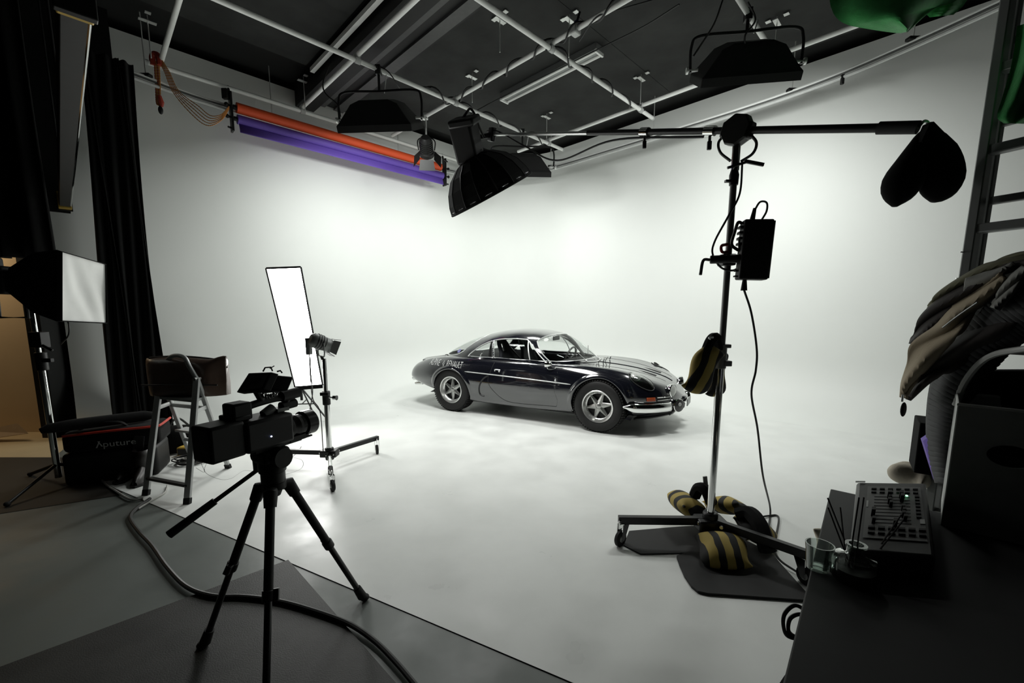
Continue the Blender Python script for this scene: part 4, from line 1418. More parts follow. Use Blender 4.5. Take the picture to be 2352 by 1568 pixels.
# ------------------------------------------------------------------ square softbox on its stand
SB = V((-3.66, 3.25, 0))
t = thing('square_softbox', 'square softbox with crumpled white face on a stand by the black case', 'softbox', SB)
fc = [at(140, 578, 3.05), at(241, 607, 3.42), at(244, 741, 3.42), at(140, 736, 3.05)]
nr = (fc[1] - fc[0]).cross(fc[3] - fc[0]).normalized()
if nr.x < 0: nr = -nr
rows = []
for i in range(17):
    f = i / 16
    row = []
    for g in range(17):
        h = g / 16
        p = fc[0].lerp(fc[1], h).lerp(fc[3].lerp(fc[2], h), f)
        wv = .007 * math.sin(9 * (h * 1.6 - f * .7) + 1) * math.sin(PI * f) * math.sin(PI * h) + .0016 * math.sin(17 * (h * 1.2 - f * .4) + 3 * f)
        row.append(p + nr * (wv - .02 * math.sin(PI * f) * math.sin(PI * h)))
    rows.append(row)
B().grid(rows).build('front_cloth', 'white_cloth', t, angle=80)
cm = sum(fc, V()) / 4
bk = cm - nr * .42 + V((-.02, 0, 0))
lv = [[p + nr * .01 for p in fc], [p - nr * .02 + (p - cm) * .03 for p in fc], [cm - nr * .20 + (p - cm) * .86 for p in fc], [bk + (p - cm) * .36 for p in fc]]
q = B().grid(lv, cv=True); k = len(q.v); q.f.append((k - 4, k - 3, k - 2, k - 1))
q.build('fabric_shell', 'black_cloth', t, smooth=False, solid=.006)
B().box(bk - nr * .08 + V((0, 0, .0)), (.16, .2, .2)).build('lamp_head', 'black', t, bevel=.02)
B().box(bk - nr * .20 + V((0, 0, .03)), (.10, .16, .26)).build('rear_housing', 'black', t, bevel=.02)
yk = [bk + V((-.10, -.06, -.02)), bk + V((-.11, -.06, -.26)), bk + V((.10, -.06, -.26)), bk + V((.10, -.06, -.02))]
B().tube(yk, .012, 8).build('yoke', 'black_metal', t)
P0 = V((-3.655, 3.25, 0))
B().cyl(P0 + V((0, 0, .05)), P0 + V((-.01, 0, 1.02)), .022, n=14).build('pole', 'chrome', t)
B().cyl(P0 + V((-.01, 0, .98)), P0 + V((-.02, 0, bk.z - .22)), .017, n=14).build('pole_upper', 'chrome', t)
q = B().cyl(P0 + V((0, 0, .92)), P0 + V((0, 0, 1.06)), .036, n=14); q.box(P0 + V((.05, -.01, 1.0)), (.09, .03, .03))
q.build('collar', 'black_metal', t, bevel=.004)
q = B().box(P0 + V((.03, -.02, 1.16)), (.09, .07, .12)); q.cyl(P0 + V((.02, -.03, 1.14)), P0 + V((.16, -.06, 1.08)), .01, n=8)
q.build('tilt_head', 'black_metal', t, bevel=.01)
for k in range(3):
    a = math.radians(40 + 120 * k)
    f = V((math.cos(a) * .42, math.sin(a) * .42, .02))
    B().cyl(P0 + V((0, 0, .16)), P0 + f, .013, n=10).build('stand_leg', 'black_metal', t)
    B().ell(P0 + f, (.02, .02, .018), None, 10, 6).build('rubber_foot', 'rubber', t)
slack([at(150, 730, 3.15), at(158, 745, 3.12), at(157, 770, 3.15), at(140, 790, 3.22)], 0, 'thin cable loop under the square softbox', .005)

# ------------------------------------------------------------------ overhead rail with taped ends
t = thing('overhead_rail', 'dark horizontal rail with a bright lower lip and yellow tape at its ends', 'rail', R(.07, 4.5, 2.45))
ra, rb = R(.068, 2.32, 2.515), R(-.065, 6.55, 2.515)
rx = (rb - ra).normalized(); rs = V((rx.y, -rx.x, 0))
B().bar(ra, rb, .08, .13).build('box_section', 'rail_dark', t, bevel=.004)
B().cyl(ra + rs * .04 + V((0, 0, -.06)), rb + rs * .04 + V((0, 0, -.06)), .007, n=8).build('bright_lip', 'chrome', t)
for p0, p1, o in ((ra - rx * .02, ra + rx * .02, -.035), (rb - rx * .09, rb + rx * .01, .02)):
    B().bar(p0, p1, .10, .16).build('end_tape', 'yellow_tape', t, bevel=.006)
    pe = p0 if o < 0 else p1
    B().bar(pe, pe + rx * o, .115, .18).build('end_plate', 'black', t, bevel=.004)
for f in (.08, .5, .92):
    p = ra.lerp(rb, f)
    B().cyl(p, V((p.x, p.y, 4.62)), .007, n=8).build('hanger_rod', 'black_metal', t)

# ------------------------------------------------------------------ padded kit case and things around it
KL, KR = V((-3.53, 3.17, 0)), V((-2.99, 3.42, 0))
kd = (KR - KL).normalized(); kn = V((kd.y, -kd.x, 0))
Mk = MX((kd, -kn, V((0, 0, 1)))).transposed().to_4x4(); Mk.translation = KL
kl = (KR - KL).length
t = thing('kit_bag', 'black padded kit bag with red zip trim and grey lettering', 'bag', KL + kd * .3, 0)
B().box((kl / 2, .17, .13), (kl, .34, .26), Mk).build('lower_case', 'black', t, bevel=.03, seg=3)
B().box((kl / 2 + .02, .17, .345), (kl + .02, .34, .17), Mk).build('upper_case', 'black_cloth', t, bevel=.045, seg=3)
zp = [Mk @ V(p) for p in ((.03, -.006, .405), (kl * .5, -.008, .415), (kl - .0, -.006, .42), (kl + .035, .03, .42), (kl + .035, .30, .42))]
B().tube(curve(zp, 5), .010, 6).build('zip_trim', 'red_trim', t)
B().box((kl * .73, -.006, .26), (.07, .012, .34), Mk @ euler(0, 9, 0)).build('strap', 'black', t, bevel=.004)
vs, fs = text_mesh('puture', .070, 0, 1.12)
q = B(); q.v = [Mk @ V((kl * .62 + x, -.012, .315 + y)) for x, y in vs]; q.f = fs
ax0 = kl * .62 + min(x for x, y in vs) - .048
for xa, xb in ((0, .024), (.046, .022)):       # open capital A of two strokes
    st_ = .010 if xa == 0 else -.010
    lo_y = .292 if xa == 0 else .300
    q.add([Mk @ V((ax0 + xa, -.012, lo_y)), Mk @ V((ax0 + xa + st_, -.012, lo_y)), Mk @ V((ax0 + xb + st_ * .8, -.012, .345)), Mk @ V((ax0 + xb, -.012, .345))], [(0, 1, 2, 3)])
q.build('lettering', 'logo_grey', t, smooth=False, recalc=False)
B().tube(curve([Mk @ V(p) for p in ((.1, .1, .42), (.15, .05, .47), (.35, .05, .475), (.40, .1, .42))], 5), .012, 6).build('carry_handle', 'black', t)
# long black tube bag lying on top
q = B().tube([at(92, 990, 3.05), at(110, 984, 3.08), at(170, 975, 3.22), at(330, 955, 3.55), at(350, 953, 3.6)], [.02, .036, .045, .045, .03], 12)
top(q, 'tube_bag', 'black_cloth', 'long black tube bag lying across the kit bag', 'bag')
# pair of dark boots by the step ladder
def boot(p, rz, lab):
    t = thing('boot', lab, 'boot', p, rz, 'dark boots by the step ladder')
    ring = lambda x, z, rx, ry: [V((x + rx * math.cos(a), ry * math.sin(a), z)) for a in [2 * PI * k / 14 for k in range(14)]]
    B().grid([ring(0, .035, .05, .042), ring(0, .10, .05, .042), ring(-.005, .18, .055, .048), ring(-.008, .25, .06, .052)], cv=True).build('shaft', 'leather_dark', t, local=True, solid=.006)
    q = B(); rows = []
    for i in range(11):
        u = i / 10
        x = lerp(-.06, .21, u); w_ = .045 * math.sin(PI * min(1, .18 + u * .82)) ** .4 if u < 1 else .012
        h = interp([(0, .10), (.3, .12), (.55, .085), (.85, .06), (1, .03)], u)
        rows.append([V((x, w_ * math.cos(a), .02 + max(0, h) * max(0, math.sin(a)))) for a in [PI * k / 10 for k in range(11)]])
    q.grid(rows); q.build('foot', 'leather_dark', t, local=True)
    q = B().prism([(-.065, -.04), (.0, -.042), (.12, -.048), (.19, -.04), (.222, 0), (.19, .04), (.12, .048), (0, .042), (-.065, .04)], .022)
    q.build('sole', 'rubber', t, local=True)


boot(on(330, 1100), math.radians(-62), 'dark leather boot beside the front of the step ladder')
boot(on(300, 1092), math.radians(-70), 'dark leather boot tucked against the kit bag')
t = thing('cloth_bag', 'slumped black cloth bag on the floor behind the boots', 'bag', on(395, 1050))
pillow(t, 'bag_body', 'black_cloth', on(395, 1045) + V((0, .1, .13)), (80, 0, 20), (.16, .14, .10), seed=4)
B().tube(curve([on(385, 1045) + V((0, 0, .22)), on(395, 1045) + V((0, .1, .34)), on(405, 1040) + V((0, .2, .22))], 6), .01, 6).build('strap', 'black', t)
# white board and cardboard sheet in the warm room
q = B().add([at(-40, 990, 4.4), at(40, 972, 4.4), at(65, 995, 4.35), at(-40, 1010, 4.3)], [(0, 1, 2, 3)])
q.v = [p if p.z > .004 else V((p.x, p.y, .006)) for p in q.v]
top(q, 'cardboard_sheet', 'cardboard', 'flat brown cardboard sheet lying in the warm room', 'cardboard', smooth=False, solid=.008)

# ------------------------------------------------------------------ step ladder with leather bag
F1, F2, F3 = V((-2.756, 3.017, 0)), V((-2.334, 2.872, 0)), V((-2.508, 3.578, 0))
F4 = F3 + (F1 - F2)
ap2 = V((-2.425, 3.20, .86)); ap1 = ap2 + (F1 - F2) * .92
t = thing('step_ladder', 'grey aluminium step ladder with a curved top hoop', 'step ladder', (F1 + F2 + F3 + F4) / 4)
for a_, b_, nm in ((F1, ap1, 'front_leg'), (F2, ap2, 'front_leg'), (F3, ap2, 'rear_leg'), (F4, ap1, 'rear_leg')):
    B().bar(a_ + V((0, 0, .005)), b_, .045 if 'front' in nm else .034, .022, V((0, 1, 0))).build(nm, 'alu_light', t, bevel=.003)
    B().bar(a_, a_.lerp(b_, .05), .048, .027, V((0, 1, 0))).build('foot_cap', 'rubber', t, bevel=.003)
for f, nm, m_ in ((.14, 'brace', 'black_metal'),):
    pA, pB = F1.lerp(ap1, f), F2.lerp(ap2, f)
    if nm == 'step': B().bar(pA, pB, .11, .022, V((0, 0, 1))).build(nm, m_, t, bevel=.004)
    else: B().bar(pA, pB, .035, .02, V((0, 0, 1))).build(nm, m_, t, bevel=.003)
for f in (.30, .70):
    B().bar(F4.lerp(ap1, f), F3.lerp(ap2, f), .02, .03).build('rear_brace', 'alu_light', t, bevel=.003)
B().bar(F4.lerp(ap1, .42), F3.lerp(ap2, .42), .10, .02, V((0, 0, 1))).build('step', 'alu_light', t, bevel=.004)
B().bar(F2.lerp(ap2, .72), F3.lerp(ap2, .72), .012, .03).build('side_stay', 'alu_light', t)
B().bar(F1.lerp(ap1, .72), F4.lerp(ap1, .72), .012, .03).build('side_stay', 'alu_light', t)
plat = [F1.lerp(ap1, .80), F2.lerp(ap2, .80), F3.lerp(ap2, .80), F4.lerp(ap1, .80)]
q = B(); q.add([p + V((0, 0, .0)) for p in plat] + [p + V((0, 0, .02)) for p in plat], [(3, 2, 1, 0), (4, 5, 6, 7), (0, 1, 5, 4), (1, 2, 6, 5), (2, 3, 7, 6), (3, 0, 4, 7)])
q.build('platform', 'alu', t, smooth=False)
hp = [ap2, ap2 + V((-.045, .0, .09)), ap2.lerp(ap1, .30) + V((0, 0, .165)), ap2.lerp(ap1, .62) + V((0, 0, .165)), ap1 + V((.04, 0, .09)), ap1]
B().tube(curve(hp, 8), .016, 10).build('hoop', 'alu', t)
for p in (ap1, ap2):
    B().cyl(p + V((0, -.03, 0)), p + V((0, .03, 0)), .014, n=10).build('hinge_pin', 'steel', t)

# leather bag
bL, bR = at(362, 915, 3.40), at(534, 912, 3.40)
bd = V((bR.x - bL.x, 0, 0)); bz0 = plat[0].z + .02
t = thing('leather_bag', 'worn dark brown leather bag resting on the step ladder', 'bag', V(((bL.x + bR.x) / 2, 3.35, bz0)))
rows = []
N = 24
for i in range(N + 1):
    u = i / N
    x = lerp(bL.x, bR.x, u)
    hh = .285 + .022 * math.sin(3 * u + .5) + .035 * smooth(.80, .98, u)
    th = .108 * (1 - .72 * abs(2 * u - 1) ** 5)
    dent = .035 * math.exp(-((u - .93) / .06) ** 2)
    ring = []
    for v, fy in ((0, .9), (.05, 1.0), (.30, 1.06), (.36, .98), (.60, .98), (.85, .86), (.95, .62), (1.0, .30)):
        ring.append(V((x + .02 * v * (u - .5), 3.36 - th * fy + dent * math.sin(PI * v), bz0 + hh * v)))
    for v, fy in ((1.0, .30), (.95, .62), (.85, .86), (.3, 1.06), (0, .9)):
        ring.append(V((x, 3.36 + th * fy, bz0 + hh * v)))
    rows.append(ring)
q = B().grid(rows, cv=True)
k = len(rows[0]); q.f.append(tuple(range(k))[::-1]); q.f.append(tuple(N * k + i for i in range(k)))
q.build('bag_body', 'leather', t, angle=50)
B().tube([V((lerp(bL.x + .01, bR.x - .01, i / 12), 3.36 - .108, bz0 + .095)) for i in range(13)], .006, 6).build('seam', 'leather_dark', t)
B().tube([V((lerp(bL.x + .02, bR.x - .02, i / 12), 3.345, bz0 + .285 + .022 * math.sin(3 * i / 12 + .5))) for i in range(13)], .012, 6).build('top_frame', 'leather_dark', t)
B().tube(curve([at(425, 838, 3.36), at(432, 832, 3.35), at(455, 831, 3.35), at(478, 836, 3.36), at(480, 842, 3.37)], 6), .010, 6).build('carry_handle', 'leather_dark', t)
q = B().add([at(484, 838, 3.36), at(520, 824, 3.36), at(524, 830, 3.40), at(523, 845, 3.36), at(488, 846, 3.36)], [(0, 1, 2, 3, 4)])
q.build('corner_flap', 'leather_dark', t, smooth=False, solid=.006)

# yellow power block, cable coils on the floor
t = thing('power_block', 'yellow power distribution block on the floor behind the step ladder', 'power strip', on(434, 1046))
p = on(434, 1046)
B().box(p + V((0, 0, .05)), (.16, .09, .09)).build('case', 'yellow_tape', t, bevel=.012)
B().box(p + V((-.02, -.046, .05)), (.10, .006, .06)).build('socket_panel', 'black', t, bevel=.004)
def coil(c, r, n, lab, m='cable', cr_=.006, z0=.01):
    pts = []
    for i in range(n * 16 + 1):
        a = 2 * PI * i / 16
        rr = r * (1 + .16 * math.sin(a * .37 + n))
        pts.append(c + V((rr * math.cos(a) + .02 * math.sin(a * .21), rr * .75 * math.sin(a), z0 + .010 * (i / 16) % .05)))
    top(B().tube(pts, cr_, 6), 'cable_coil', m, lab, 'cable', 'coiled cables')


coil(on(436, 1064), .11, 5, 'coiled black cable beside the yellow power block')
coil(on(446, 1058), .08, 3, 'coiled pale cable beside the yellow power block', 'cable_white')
slack([on(450, 1075), on(470, 1085), on(462, 1060), on(480, 1052), on(470, 1082), on(500, 1100), on(530, 1100), on(560, 1082), on(590, 1085), on(640, 1092), on(690, 1078), on(694, 1058), on(668, 1050)], 0,
      'thin black cable wandering over the floor behind the video tripod', .005)
for o in list(bpy.data.objects)[-1:]: o.location.z += .006

# long cable over the floor and mat
cp_ = [on(212, 1085), on(225, 1100), on(255, 1125), on(330, 1140), on(385, 1118), on(345, 1150), on(312, 1175), on(300, 1195), on(318, 1225), on(350, 1260), on(385, 1310), on(430, 1355), on(490, 1376), on(560, 1378), on(640, 1388), on(720, 1410), on(800, 1440), on(860, 1480), on(910, 1530), on(960, 1590)]
B_ = B().tube(curve([p + V((0, 0, .018)) for p in cp_[5:]], 8), .011, 8)
top(B_, 'floor_cable', 'cable', 'thick black cable curving across the floor and the grey mat', 'cable')
slack([p + V((0, 0, .012)) for p in (on(385, 1118), on(378, 1135), on(350, 1152), on(318, 1172))], 0, 'grey cable end leading under the step ladder', .007, m='cable_white')
slack([on(215, 1085) + V((0, 0, .06)), on(222, 1092) + V((0, 0, .05)), on(240, 1112) + V((0, 0, .012)), on(265, 1130) + V((0, 0, .012)), on(300, 1150) + V((0, 0, .012)), on(330, 1148) + V((0, 0, .012))], 0, 'pale cable end beside the kit bag', .008, m='cable_white')

# ------------------------------------------------------------------ video camera on tripod
TC = V((-.93, 1.57, 0))
t = thing('camera_tripod', 'black video tripod with long pan handle standing at the corner of the grey mat', 'tripod', TC)
AP = V((TC.x, TC.y, .69))
feet = [V((-.706, 1.857, 0)), V((-1.271, 1.567, 0)), V((-.83, 1.25, 0))]
for f in feet:
    d = (f - AP)
    hd = V((d.x, d.y, 0)).normalized()
    h0 = AP + hd * .055 + V((0, 0, .0))
    q0 = h0.lerp(f, .48); q1 = h0.lerp(f, .93)
    B().tube([AP + hd * .02 + V((0, 0, .005)), h0 + V((0, 0, .0)), h0.lerp(f, .07)], [.02, .026, .022], 12).build('shoulder', 'black', t)
    B().cyl(h0.lerp(f, .03), q0, .0165, n=14).build('leg', 'black', t)
    B().cyl(q0, q1, .0125, n=14).build('lower_leg', 'black_gloss', t)
    q = B().cyl(h0.lerp(f, .45), h0.lerp(f, .50), .021, n=14)
    sd = V((-hd.y, hd.x, 0)); pk = h0.lerp(f, .475)
    q.box((0, 0, 0), (.03, .022, .04), frame(pk + sd * .02, pk + sd * .02 + d))
    q.build('leg_lock', 'black_metal', t, bevel=.003)
    q = B().cyl(h0.lerp(f, .88), h0.lerp(f, .96), .018, .021, n=14); q.ell(f + V((0, 0, .016)), (.022, .022, .016), None, 12, 8)
    q.build('rubber_foot', 'rubber', t)
q = B().lathe([(.0, .66), (.022, .66), (.03, .68), (.045, .69), (.045, .715), (.03, .72)], 24, MX.Translation(V((TC.x, TC.y, 0))))
q.build('spider', 'black', t)
q = B().lathe([(.038, .70), (.043, .71), (.043, .755), (.048, .76), (.05, .79), (.044, .81), (.044, .83)], 28, MX.Translation(V((TC.x, TC.y, 0))))
q.build('bowl', 'black_metal', t)
heading = math.radians(90 - 24)
hx = V((math.cos(heading), math.sin(heading), 0)); hy = V((-hx.y, hx.x, 0))
Mc = MX((hx, hy, V((0, 0, 1)))).transposed().to_4x4(); Mc.translation = V((TC.x, TC.y, 0))
B().box((0, 0, .825), (.11, .085, .05), Mc).build('pan_head', 'black', t, bevel=.015, seg=3)
B().cyl(Mc @ V((0, -.07, .82)), Mc @ V((0, .07, .82)), .038, n=20).build('tilt_drum', 'black', t)
B().box((.02, 0, .857), (.20, .05, .014), Mc).build('sliding_plate', 'black_metal', t, bevel=.003)
ha, hb = at(590, 1080, 1.60), at(388, 1228, 1.43)
B().cyl(ha, hb, .0085, n=12).build('pan_handle', 'black_gloss', t)
B().cyl(ha.lerp(hb, .50), hb, .014, .0155, n=14).build('handle_grip', 'rubber', t)
B().cyl(Mc @ V((-.03, .05, .82)), ha, .012, n=10).build('handle_mount', 'black_metal', t)

t = thing('video_camera', 'black video camera with top monitor, handle and lens, on the tripod', 'camera', V((TC.x, TC.y, .864)))
zc = .87
B().box((-.035, 0, zc + .058), (.19, .125, .115), Mc).build('camera_body', 'black', t, bevel=.012)
B().box((-.185, .0, zc + .062), (.12, .105, .125), Mc).build('battery', 'black', t, bevel=.01)
B().box((-.12, .01, zc + .128), (.06, .09, .02), Mc).build('top_block', 'black', t, bevel=.005)
lens = [(.0, .05), (.05, .05), (.052, .09), (.046, .10), (.046, .16), (.050, .17), (.050, .205), (.060, .21), (.060, .255), (.054, .256), (.050, .235), (0, .22)]
Ml = Mc @ MX.Translation(V((-.058, 0, zc + .042))) @ MX.Scale(.96, 4) @ MX.Rotation(PI / 2, 4, 'Y')
lo = B().lathe([(r * .88, z) for r, z in lens], 32, Ml, cap=False).build('lens', 'black_gloss', t)
for z in (.10, .135, .175):
    B().lathe([(.0415, z), (.0445, z), (.0445, z + .012), (.0415, z + .012)], 32, Ml, cap=False).build('lens_ring', 'black_metal', lo)
B().lathe([(0, .228), (.04, .224)], 28, Ml, cap=False).build('front_glass', 'screen_off', lo)
hd_ = [Mc @ V(p) for p in ((-.09, 0, zc + .11), (-.085, 0, zc + .150), (-.06, 0, zc + .162), (.04, 0, zc + .168), (.08, 0, zc + .155), (.06, 0, zc + .125), (.04, 0, zc + .105))]
B().tube(curve(hd_, 5), .014, 10).build('top_handle', 'black', t)
B().box((-.115, .0, zc + .150), (.07, .065, .065), Mc).build('handle_unit', 'black', t, bevel=.008)
B().cyl(Mc @ V((.055, -.005, zc + .172)), Mc @ V((.13, -.005, zc + .176)), .021, n=18).build('microphone', 'black', t)
B().cyl(Mc @ V((.055, 0, zc + .132)), Mc @ V((.118, 0, zc + .135)), .018, n=18).build('microphone_holder', 'black', t)
q = B().cyl(Mc @ V((-.02, 0, zc + .115)), Mc @ V((.02, 0, zc + .135)), .018, n=12); q.box((.05, 0, zc + .123), (.05, .04, .014), Mc)
q.build('top_dials', 'alu_dark', t)
# monitor tipped back towards the operator
mq = [at(542, 901, 1.47), at(604, 894, 1.47), at(624, 854, 1.545), at(571, 856, 1.545)]
mo = sum(mq, V()) / 4
mn = (mq[1] - mq[0]).cross(mq[3] - mq[0]).normalized()
if mn.y > 0: mn = -mn
box8 = lambda f, o: B().add(f + [p + o for p in f], [(3, 2, 1, 0), (4, 5, 6, 7), (0, 1, 5, 4), (1, 2, 6, 5), (2, 3, 7, 6), (3, 0, 4, 7)])
md_ = box8(mq, V((.018, .016, -.010))).build('monitor', 'black', t, bevel=.003)
ctr = lambda k, h: [mo + (p - mo) * k + mn * h for p in mq]
q = B(); q.add(ctr(.86, .0012), [(0, 1, 2, 3)]); q.build('monitor_screen', 'screen_off', md_, smooth=False)
box8([p + V((.016, .014, -.008)) for p in ctr(.86, 0)], V((.050, .036, -.012))).build('monitor_battery', 'black', md_, bevel=.006)
B().tube([at(604, 853, 1.545), at(609, 844, 1.55), at(622, 843, 1.55), at(626, 852, 1.55)], .003, 6).build('monitor_bracket', 'black_metal', md_)
B().bar(at(620, 846, 1.55), at(630, 840, 1.55), .003, .003).build('bracket_pin', 'black_metal', md_)
B().tube([at(636, 853, 1.56), at(644, 851, 1.565), at(648, 856, 1.57)], .003, 6).build('monitor_lug', 'black_metal', md_)
B().cyl(mo + V((-.01, .02, -.04)), Mc @ V((-.02, 0, zc + .165)), .012, n=10).build('monitor_arm', 'black_metal', t)
pts = []
for i in range(60):
    a = i * .7
    f = i / 59
    pts.append((mo + V((.0, .04, -.055))).lerp(mo + V((.07, .03, -.03)), f) + V((0, .008 * math.cos(a), -.018 * math.sin(PI * f) + .008 * math.sin(a))))
B().tube(pts, .003, 5).build('coiled_lead', 'cable', t)
B().ell(Mc @ V((-.04, -.064, zc + .045)), (.003, .003, .003), None, 8, 6).build('status_led', 'led_blue', t)
q = B()
for k in range(3):
    q.box((.145, -.02 + .02 * k, zc - .012), (.05, .010, .006), Mc)
q.box((.10, 0, zc - .004), (.07, .06, .02), Mc)
q.build('base_plate', 'black_metal', t)


# ------------------------------------------------------------------ boom stand
stripes('bag_stripe', (.40, .30, .075), (.008, .008, .007), 0, .085, .56, .75, .35)
BP = V((1.153, 2.316, 0))
t = thing('boom_stand', 'tall rolling boom stand with chrome pole and black legs', 'light stand', BP)
B().cyl(BP + V((0, 0, .12)), BP + V((.003, 0, 1.13)), .0205, n=18).build('lower_tube', 'chrome', t)
B().cyl(BP + V((.003, 0, 1.08)), BP + V((.010, 0, 2.07)), .0165, n=18).build('middle_tube', 'alu_dark', t)
B().cyl(BP + V((.010, 0, 2.05)), BP + V((.013, 0, 2.20)), .011, n=14).build('upper_tube', 'chrome', t)
q = B().cyl(BP + V((0, 0, 1.06)), BP + V((0, 0, 1.18)), .031, n=16); q.box(BP + V((0, 0, 1.185)), (.085, .06, .02)); q.box(BP + V((.03, -.01, 1.09)), (.04, .05, .03))
q.build('middle_collar', 'alu_dark', t, bevel=.004)
q = B().lathe([(.022, 0), (.024, .05), (.016, .08)], 16, MX.Translation(BP + V((.010, 0, 2.03)))); q.box(BP + V((-.02, 0, 2.05)), (.03, .02, .012))
q.build('upper_collar', 'black_metal', t)
q = B().cyl(BP + V((0, 0, .09)), BP + V((0, 0, .22)), .042, n=16); q.box(BP + V((0, 0, .15)), (.16, .11, .07))
q.build('hub', 'black_metal', t, bevel=.01)
ends = [V((.658, 2.346, 0)), V((1.479, 1.999, 0)), V((1.36, 2.76, 0))]
for i, e in enumerate(ends):
    d = (e - BP).normalized()
    B().bar(BP + d * .03 + V((0, 0, .165)), e + d * .03 + V((0, 0, .155)), .035, .045).build('leg', 'black_metal', t, bevel=.003)
    caster(t, e, (d.x * .2 + .1, -.8) if i else (-.6, -.5), .048, .135)
    q = B()
    for s in (-1, 1):
        q.cyl(BP + d * .075 + V((-d.y * .03 * s, d.x * .03 * s, .165)), BP + d * .075 + V((-d.y * .04 * s, d.x * .04 * s, .165)), .010, n=8)
    q.build('hub_bolt', 'steel', t)
# boom clamp head
BH = BP + V((.013, 0, 2.30))
E0 = at(1130, 309, 4.3)
bdir = (E0 - BH).normalized()
E1 = BH - bdir * .745
t = thing('lighting_boom', 'long horizontal boom arm holding the softbox over the car', 'boom', BH)
B().cyl(BH - bdir * .64, BH + bdir * 1.15, .0175, n=16).build('outer_tube', 'black_metal', t)
B().cyl(BH + bdir * .6, E0, .0135, n=16).build('inner_tube', 'steel', t)
B().cyl(E1, BH - bdir * .615, .024, n=16).build('grip_sleeve', 'rubber', t)
up_ = V((0, 0, 1)); sd = bdir.cross(up_).normalized()
q = B().lathe([(.0, -.035), (.072, -.035), (.078, -.02), (.078, .02), (.072, .035), (0, .035)], 8, frame(BH, BH + sd) )
q.build('swivel_disc', 'black_metal', t, smooth=False)
B().box((0, 0, 0), (.06, .08, .16), frame(BH, BH + bdir)).build('clamp_block', 'black_metal', t, bevel=.012)
for s in (-1, 1):
    hk = curve([BH + bdir * .07 * s + V((0, 0, -.02)), BH + bdir * .105 * s + V((0, 0, -.06)), BH + bdir * .09 * s + V((0, 0, -.11)), BH + bdir * .03 * s + V((0, 0, -.15))], 6)
    B().tube(hk, .007, 8).build('guard_hoop', 'black_metal', t)
q = B().cyl(BH + V((0, 0, -.07)), BH + V((0, 0, -.20)), .02, n=14); q.build('spigot', 'chrome', t)
q = B().cyl(BH + V((-.05, -.02, -.19)), BH + V((.04, -.03, -.165)), .007, n=8); q.bar(BH + V((.03, -.03, -.16)), BH + V((.12, -.05, -.185)), .012, .016)
q.build('lock_lever', 'black_metal', t)
for k, m_ in ((.16, 'chrome'), (.62, 'chrome')):
    c = BH + bdir * k
    B().cyl(c - bdir * .03, c + bdir * .03, .026, n=14).build('ring_clamp', m_, t)
    q = B().cyl(c + V((0, 0, -.02)), c + V((0, 0, -.06)), .008, n=8); q.box(c + V((.0, 0, -.075)), (.022, .016, .045))
    q.build('clamp_lever', 'black_metal', t, bevel=.004)
slack([BH + bdir * .2 + V((0, 0, -.03)), BH + bdir * .9 + V((0, 0, -.05)), BH + bdir * 1.5 + V((0, 0, -.20)), BH + bdir * 1.95 + V((0, 0, -.10)), E0 + bdir * -.1 + V((0, 0, .03)), E0 + V((-.05, .05, .05))], 0,
      'black cable sagging below the boom arm beside the softbox', .007, 10)

# ------------------------------------------------------------------ softbox on the boom
ax = V((.45, .27, -.85)).normalized()
CR = at(1128, 447, 4.32)                      # centre of the opening
MT = CR - ax * .37
t = thing('dome_softbox', 'black dome softbox hanging from the end of the boom arm', 'softbox', CR)
Md = frame(MT, CR)
prof = [(.10, 0), (.20, .035), (.30, .105), (.375, .20), (.42, .30), (.435, .37)]
q = B().lathe(prof, 16, Md, cap=False)
q.build('fabric_shell', 'black_cloth', t, smooth=False, solid=.008)
for k in range(16):
    a = 2 * PI * k / 16
    B().tube([Md @ V((r * 1.006 * math.cos(a), r * 1.006 * math.sin(a), z)) for r, z in prof], .006, 6).build('rib', 'black', t)
B().tube([Md @ V((.436 * math.cos(2 * PI * k / 48), .436 * math.sin(2 * PI * k / 48), .37)) for k in range(48)], .010, 8, closed=True).build('rim_band', 'black_cloth', t)
B().lathe([(0, .348), (.428, .348)], 48, Md, cap=False).build('diffuser', 'dome_face', t)
B().lathe([(.06, -.05), (.11, -.045), (.115, .0), (.10, .02)], 28, Md, cap=False).build('mount_ring', 'black_metal', t)
HB = at(1083, 372, 4.22); HT = at(1062, 280, 4.05)
hdz = (HB - HT).normalized()
Mh = frame(HT, HB)
hl_ = (HB - HT).length
B().box((0, 0, hl_ / 2), (.22, .20, hl_), Mh).build('lamp_head', 'black', t, bevel=.025, seg=3)
B().box((-.02, .0, .0), (.25, .21, .07), Mh).build('head_cap', 'black_metal', t, bevel=.02)
B().cyl(HB - hdz * .05, MT, .10, n=20).build('lamp_neck', 'black_metal', t)
B().tube(curve([Mh @ V((.0, .0, -.02)), at(1072, 258, 4.05), at(1080, 250, 4.08), at(1090, 262, 4.1), at(1098, 285, 4.12), at(1112, 315, 4.2)], 7), .011, 8).build('head_lead', 'cable', t)
q = B().box((0, 0, 0), (.05, .12, .08), frame(E0, E0 + bdir)); q.cyl(E0, E0.lerp(Mh @ V((.11, 0, hl_ * .45)), 1.0), .022, n=12)
q.build('tilt_bracket', 'black_metal', t, bevel=.01)
B().bar(at(1020, 365, 4.2), at(1028, 372, 4.2), .01, .01).build('tension_lever', 'black_metal', t)

# ------------------------------------------------------------------ counterweight bag on the boom
CW = E1 + V((.02, -.01, -.015))
t = thing('counterweight_bag', 'black saddle sandbag hanging from the tail of the boom arm', 'sandbag', CW + V((0, 0, -.45)))
def lobe(c, size, rot, parent, name, m, seed):
    return pillow(parent, name, m, c, rot, size, seed=seed, power=2.4)


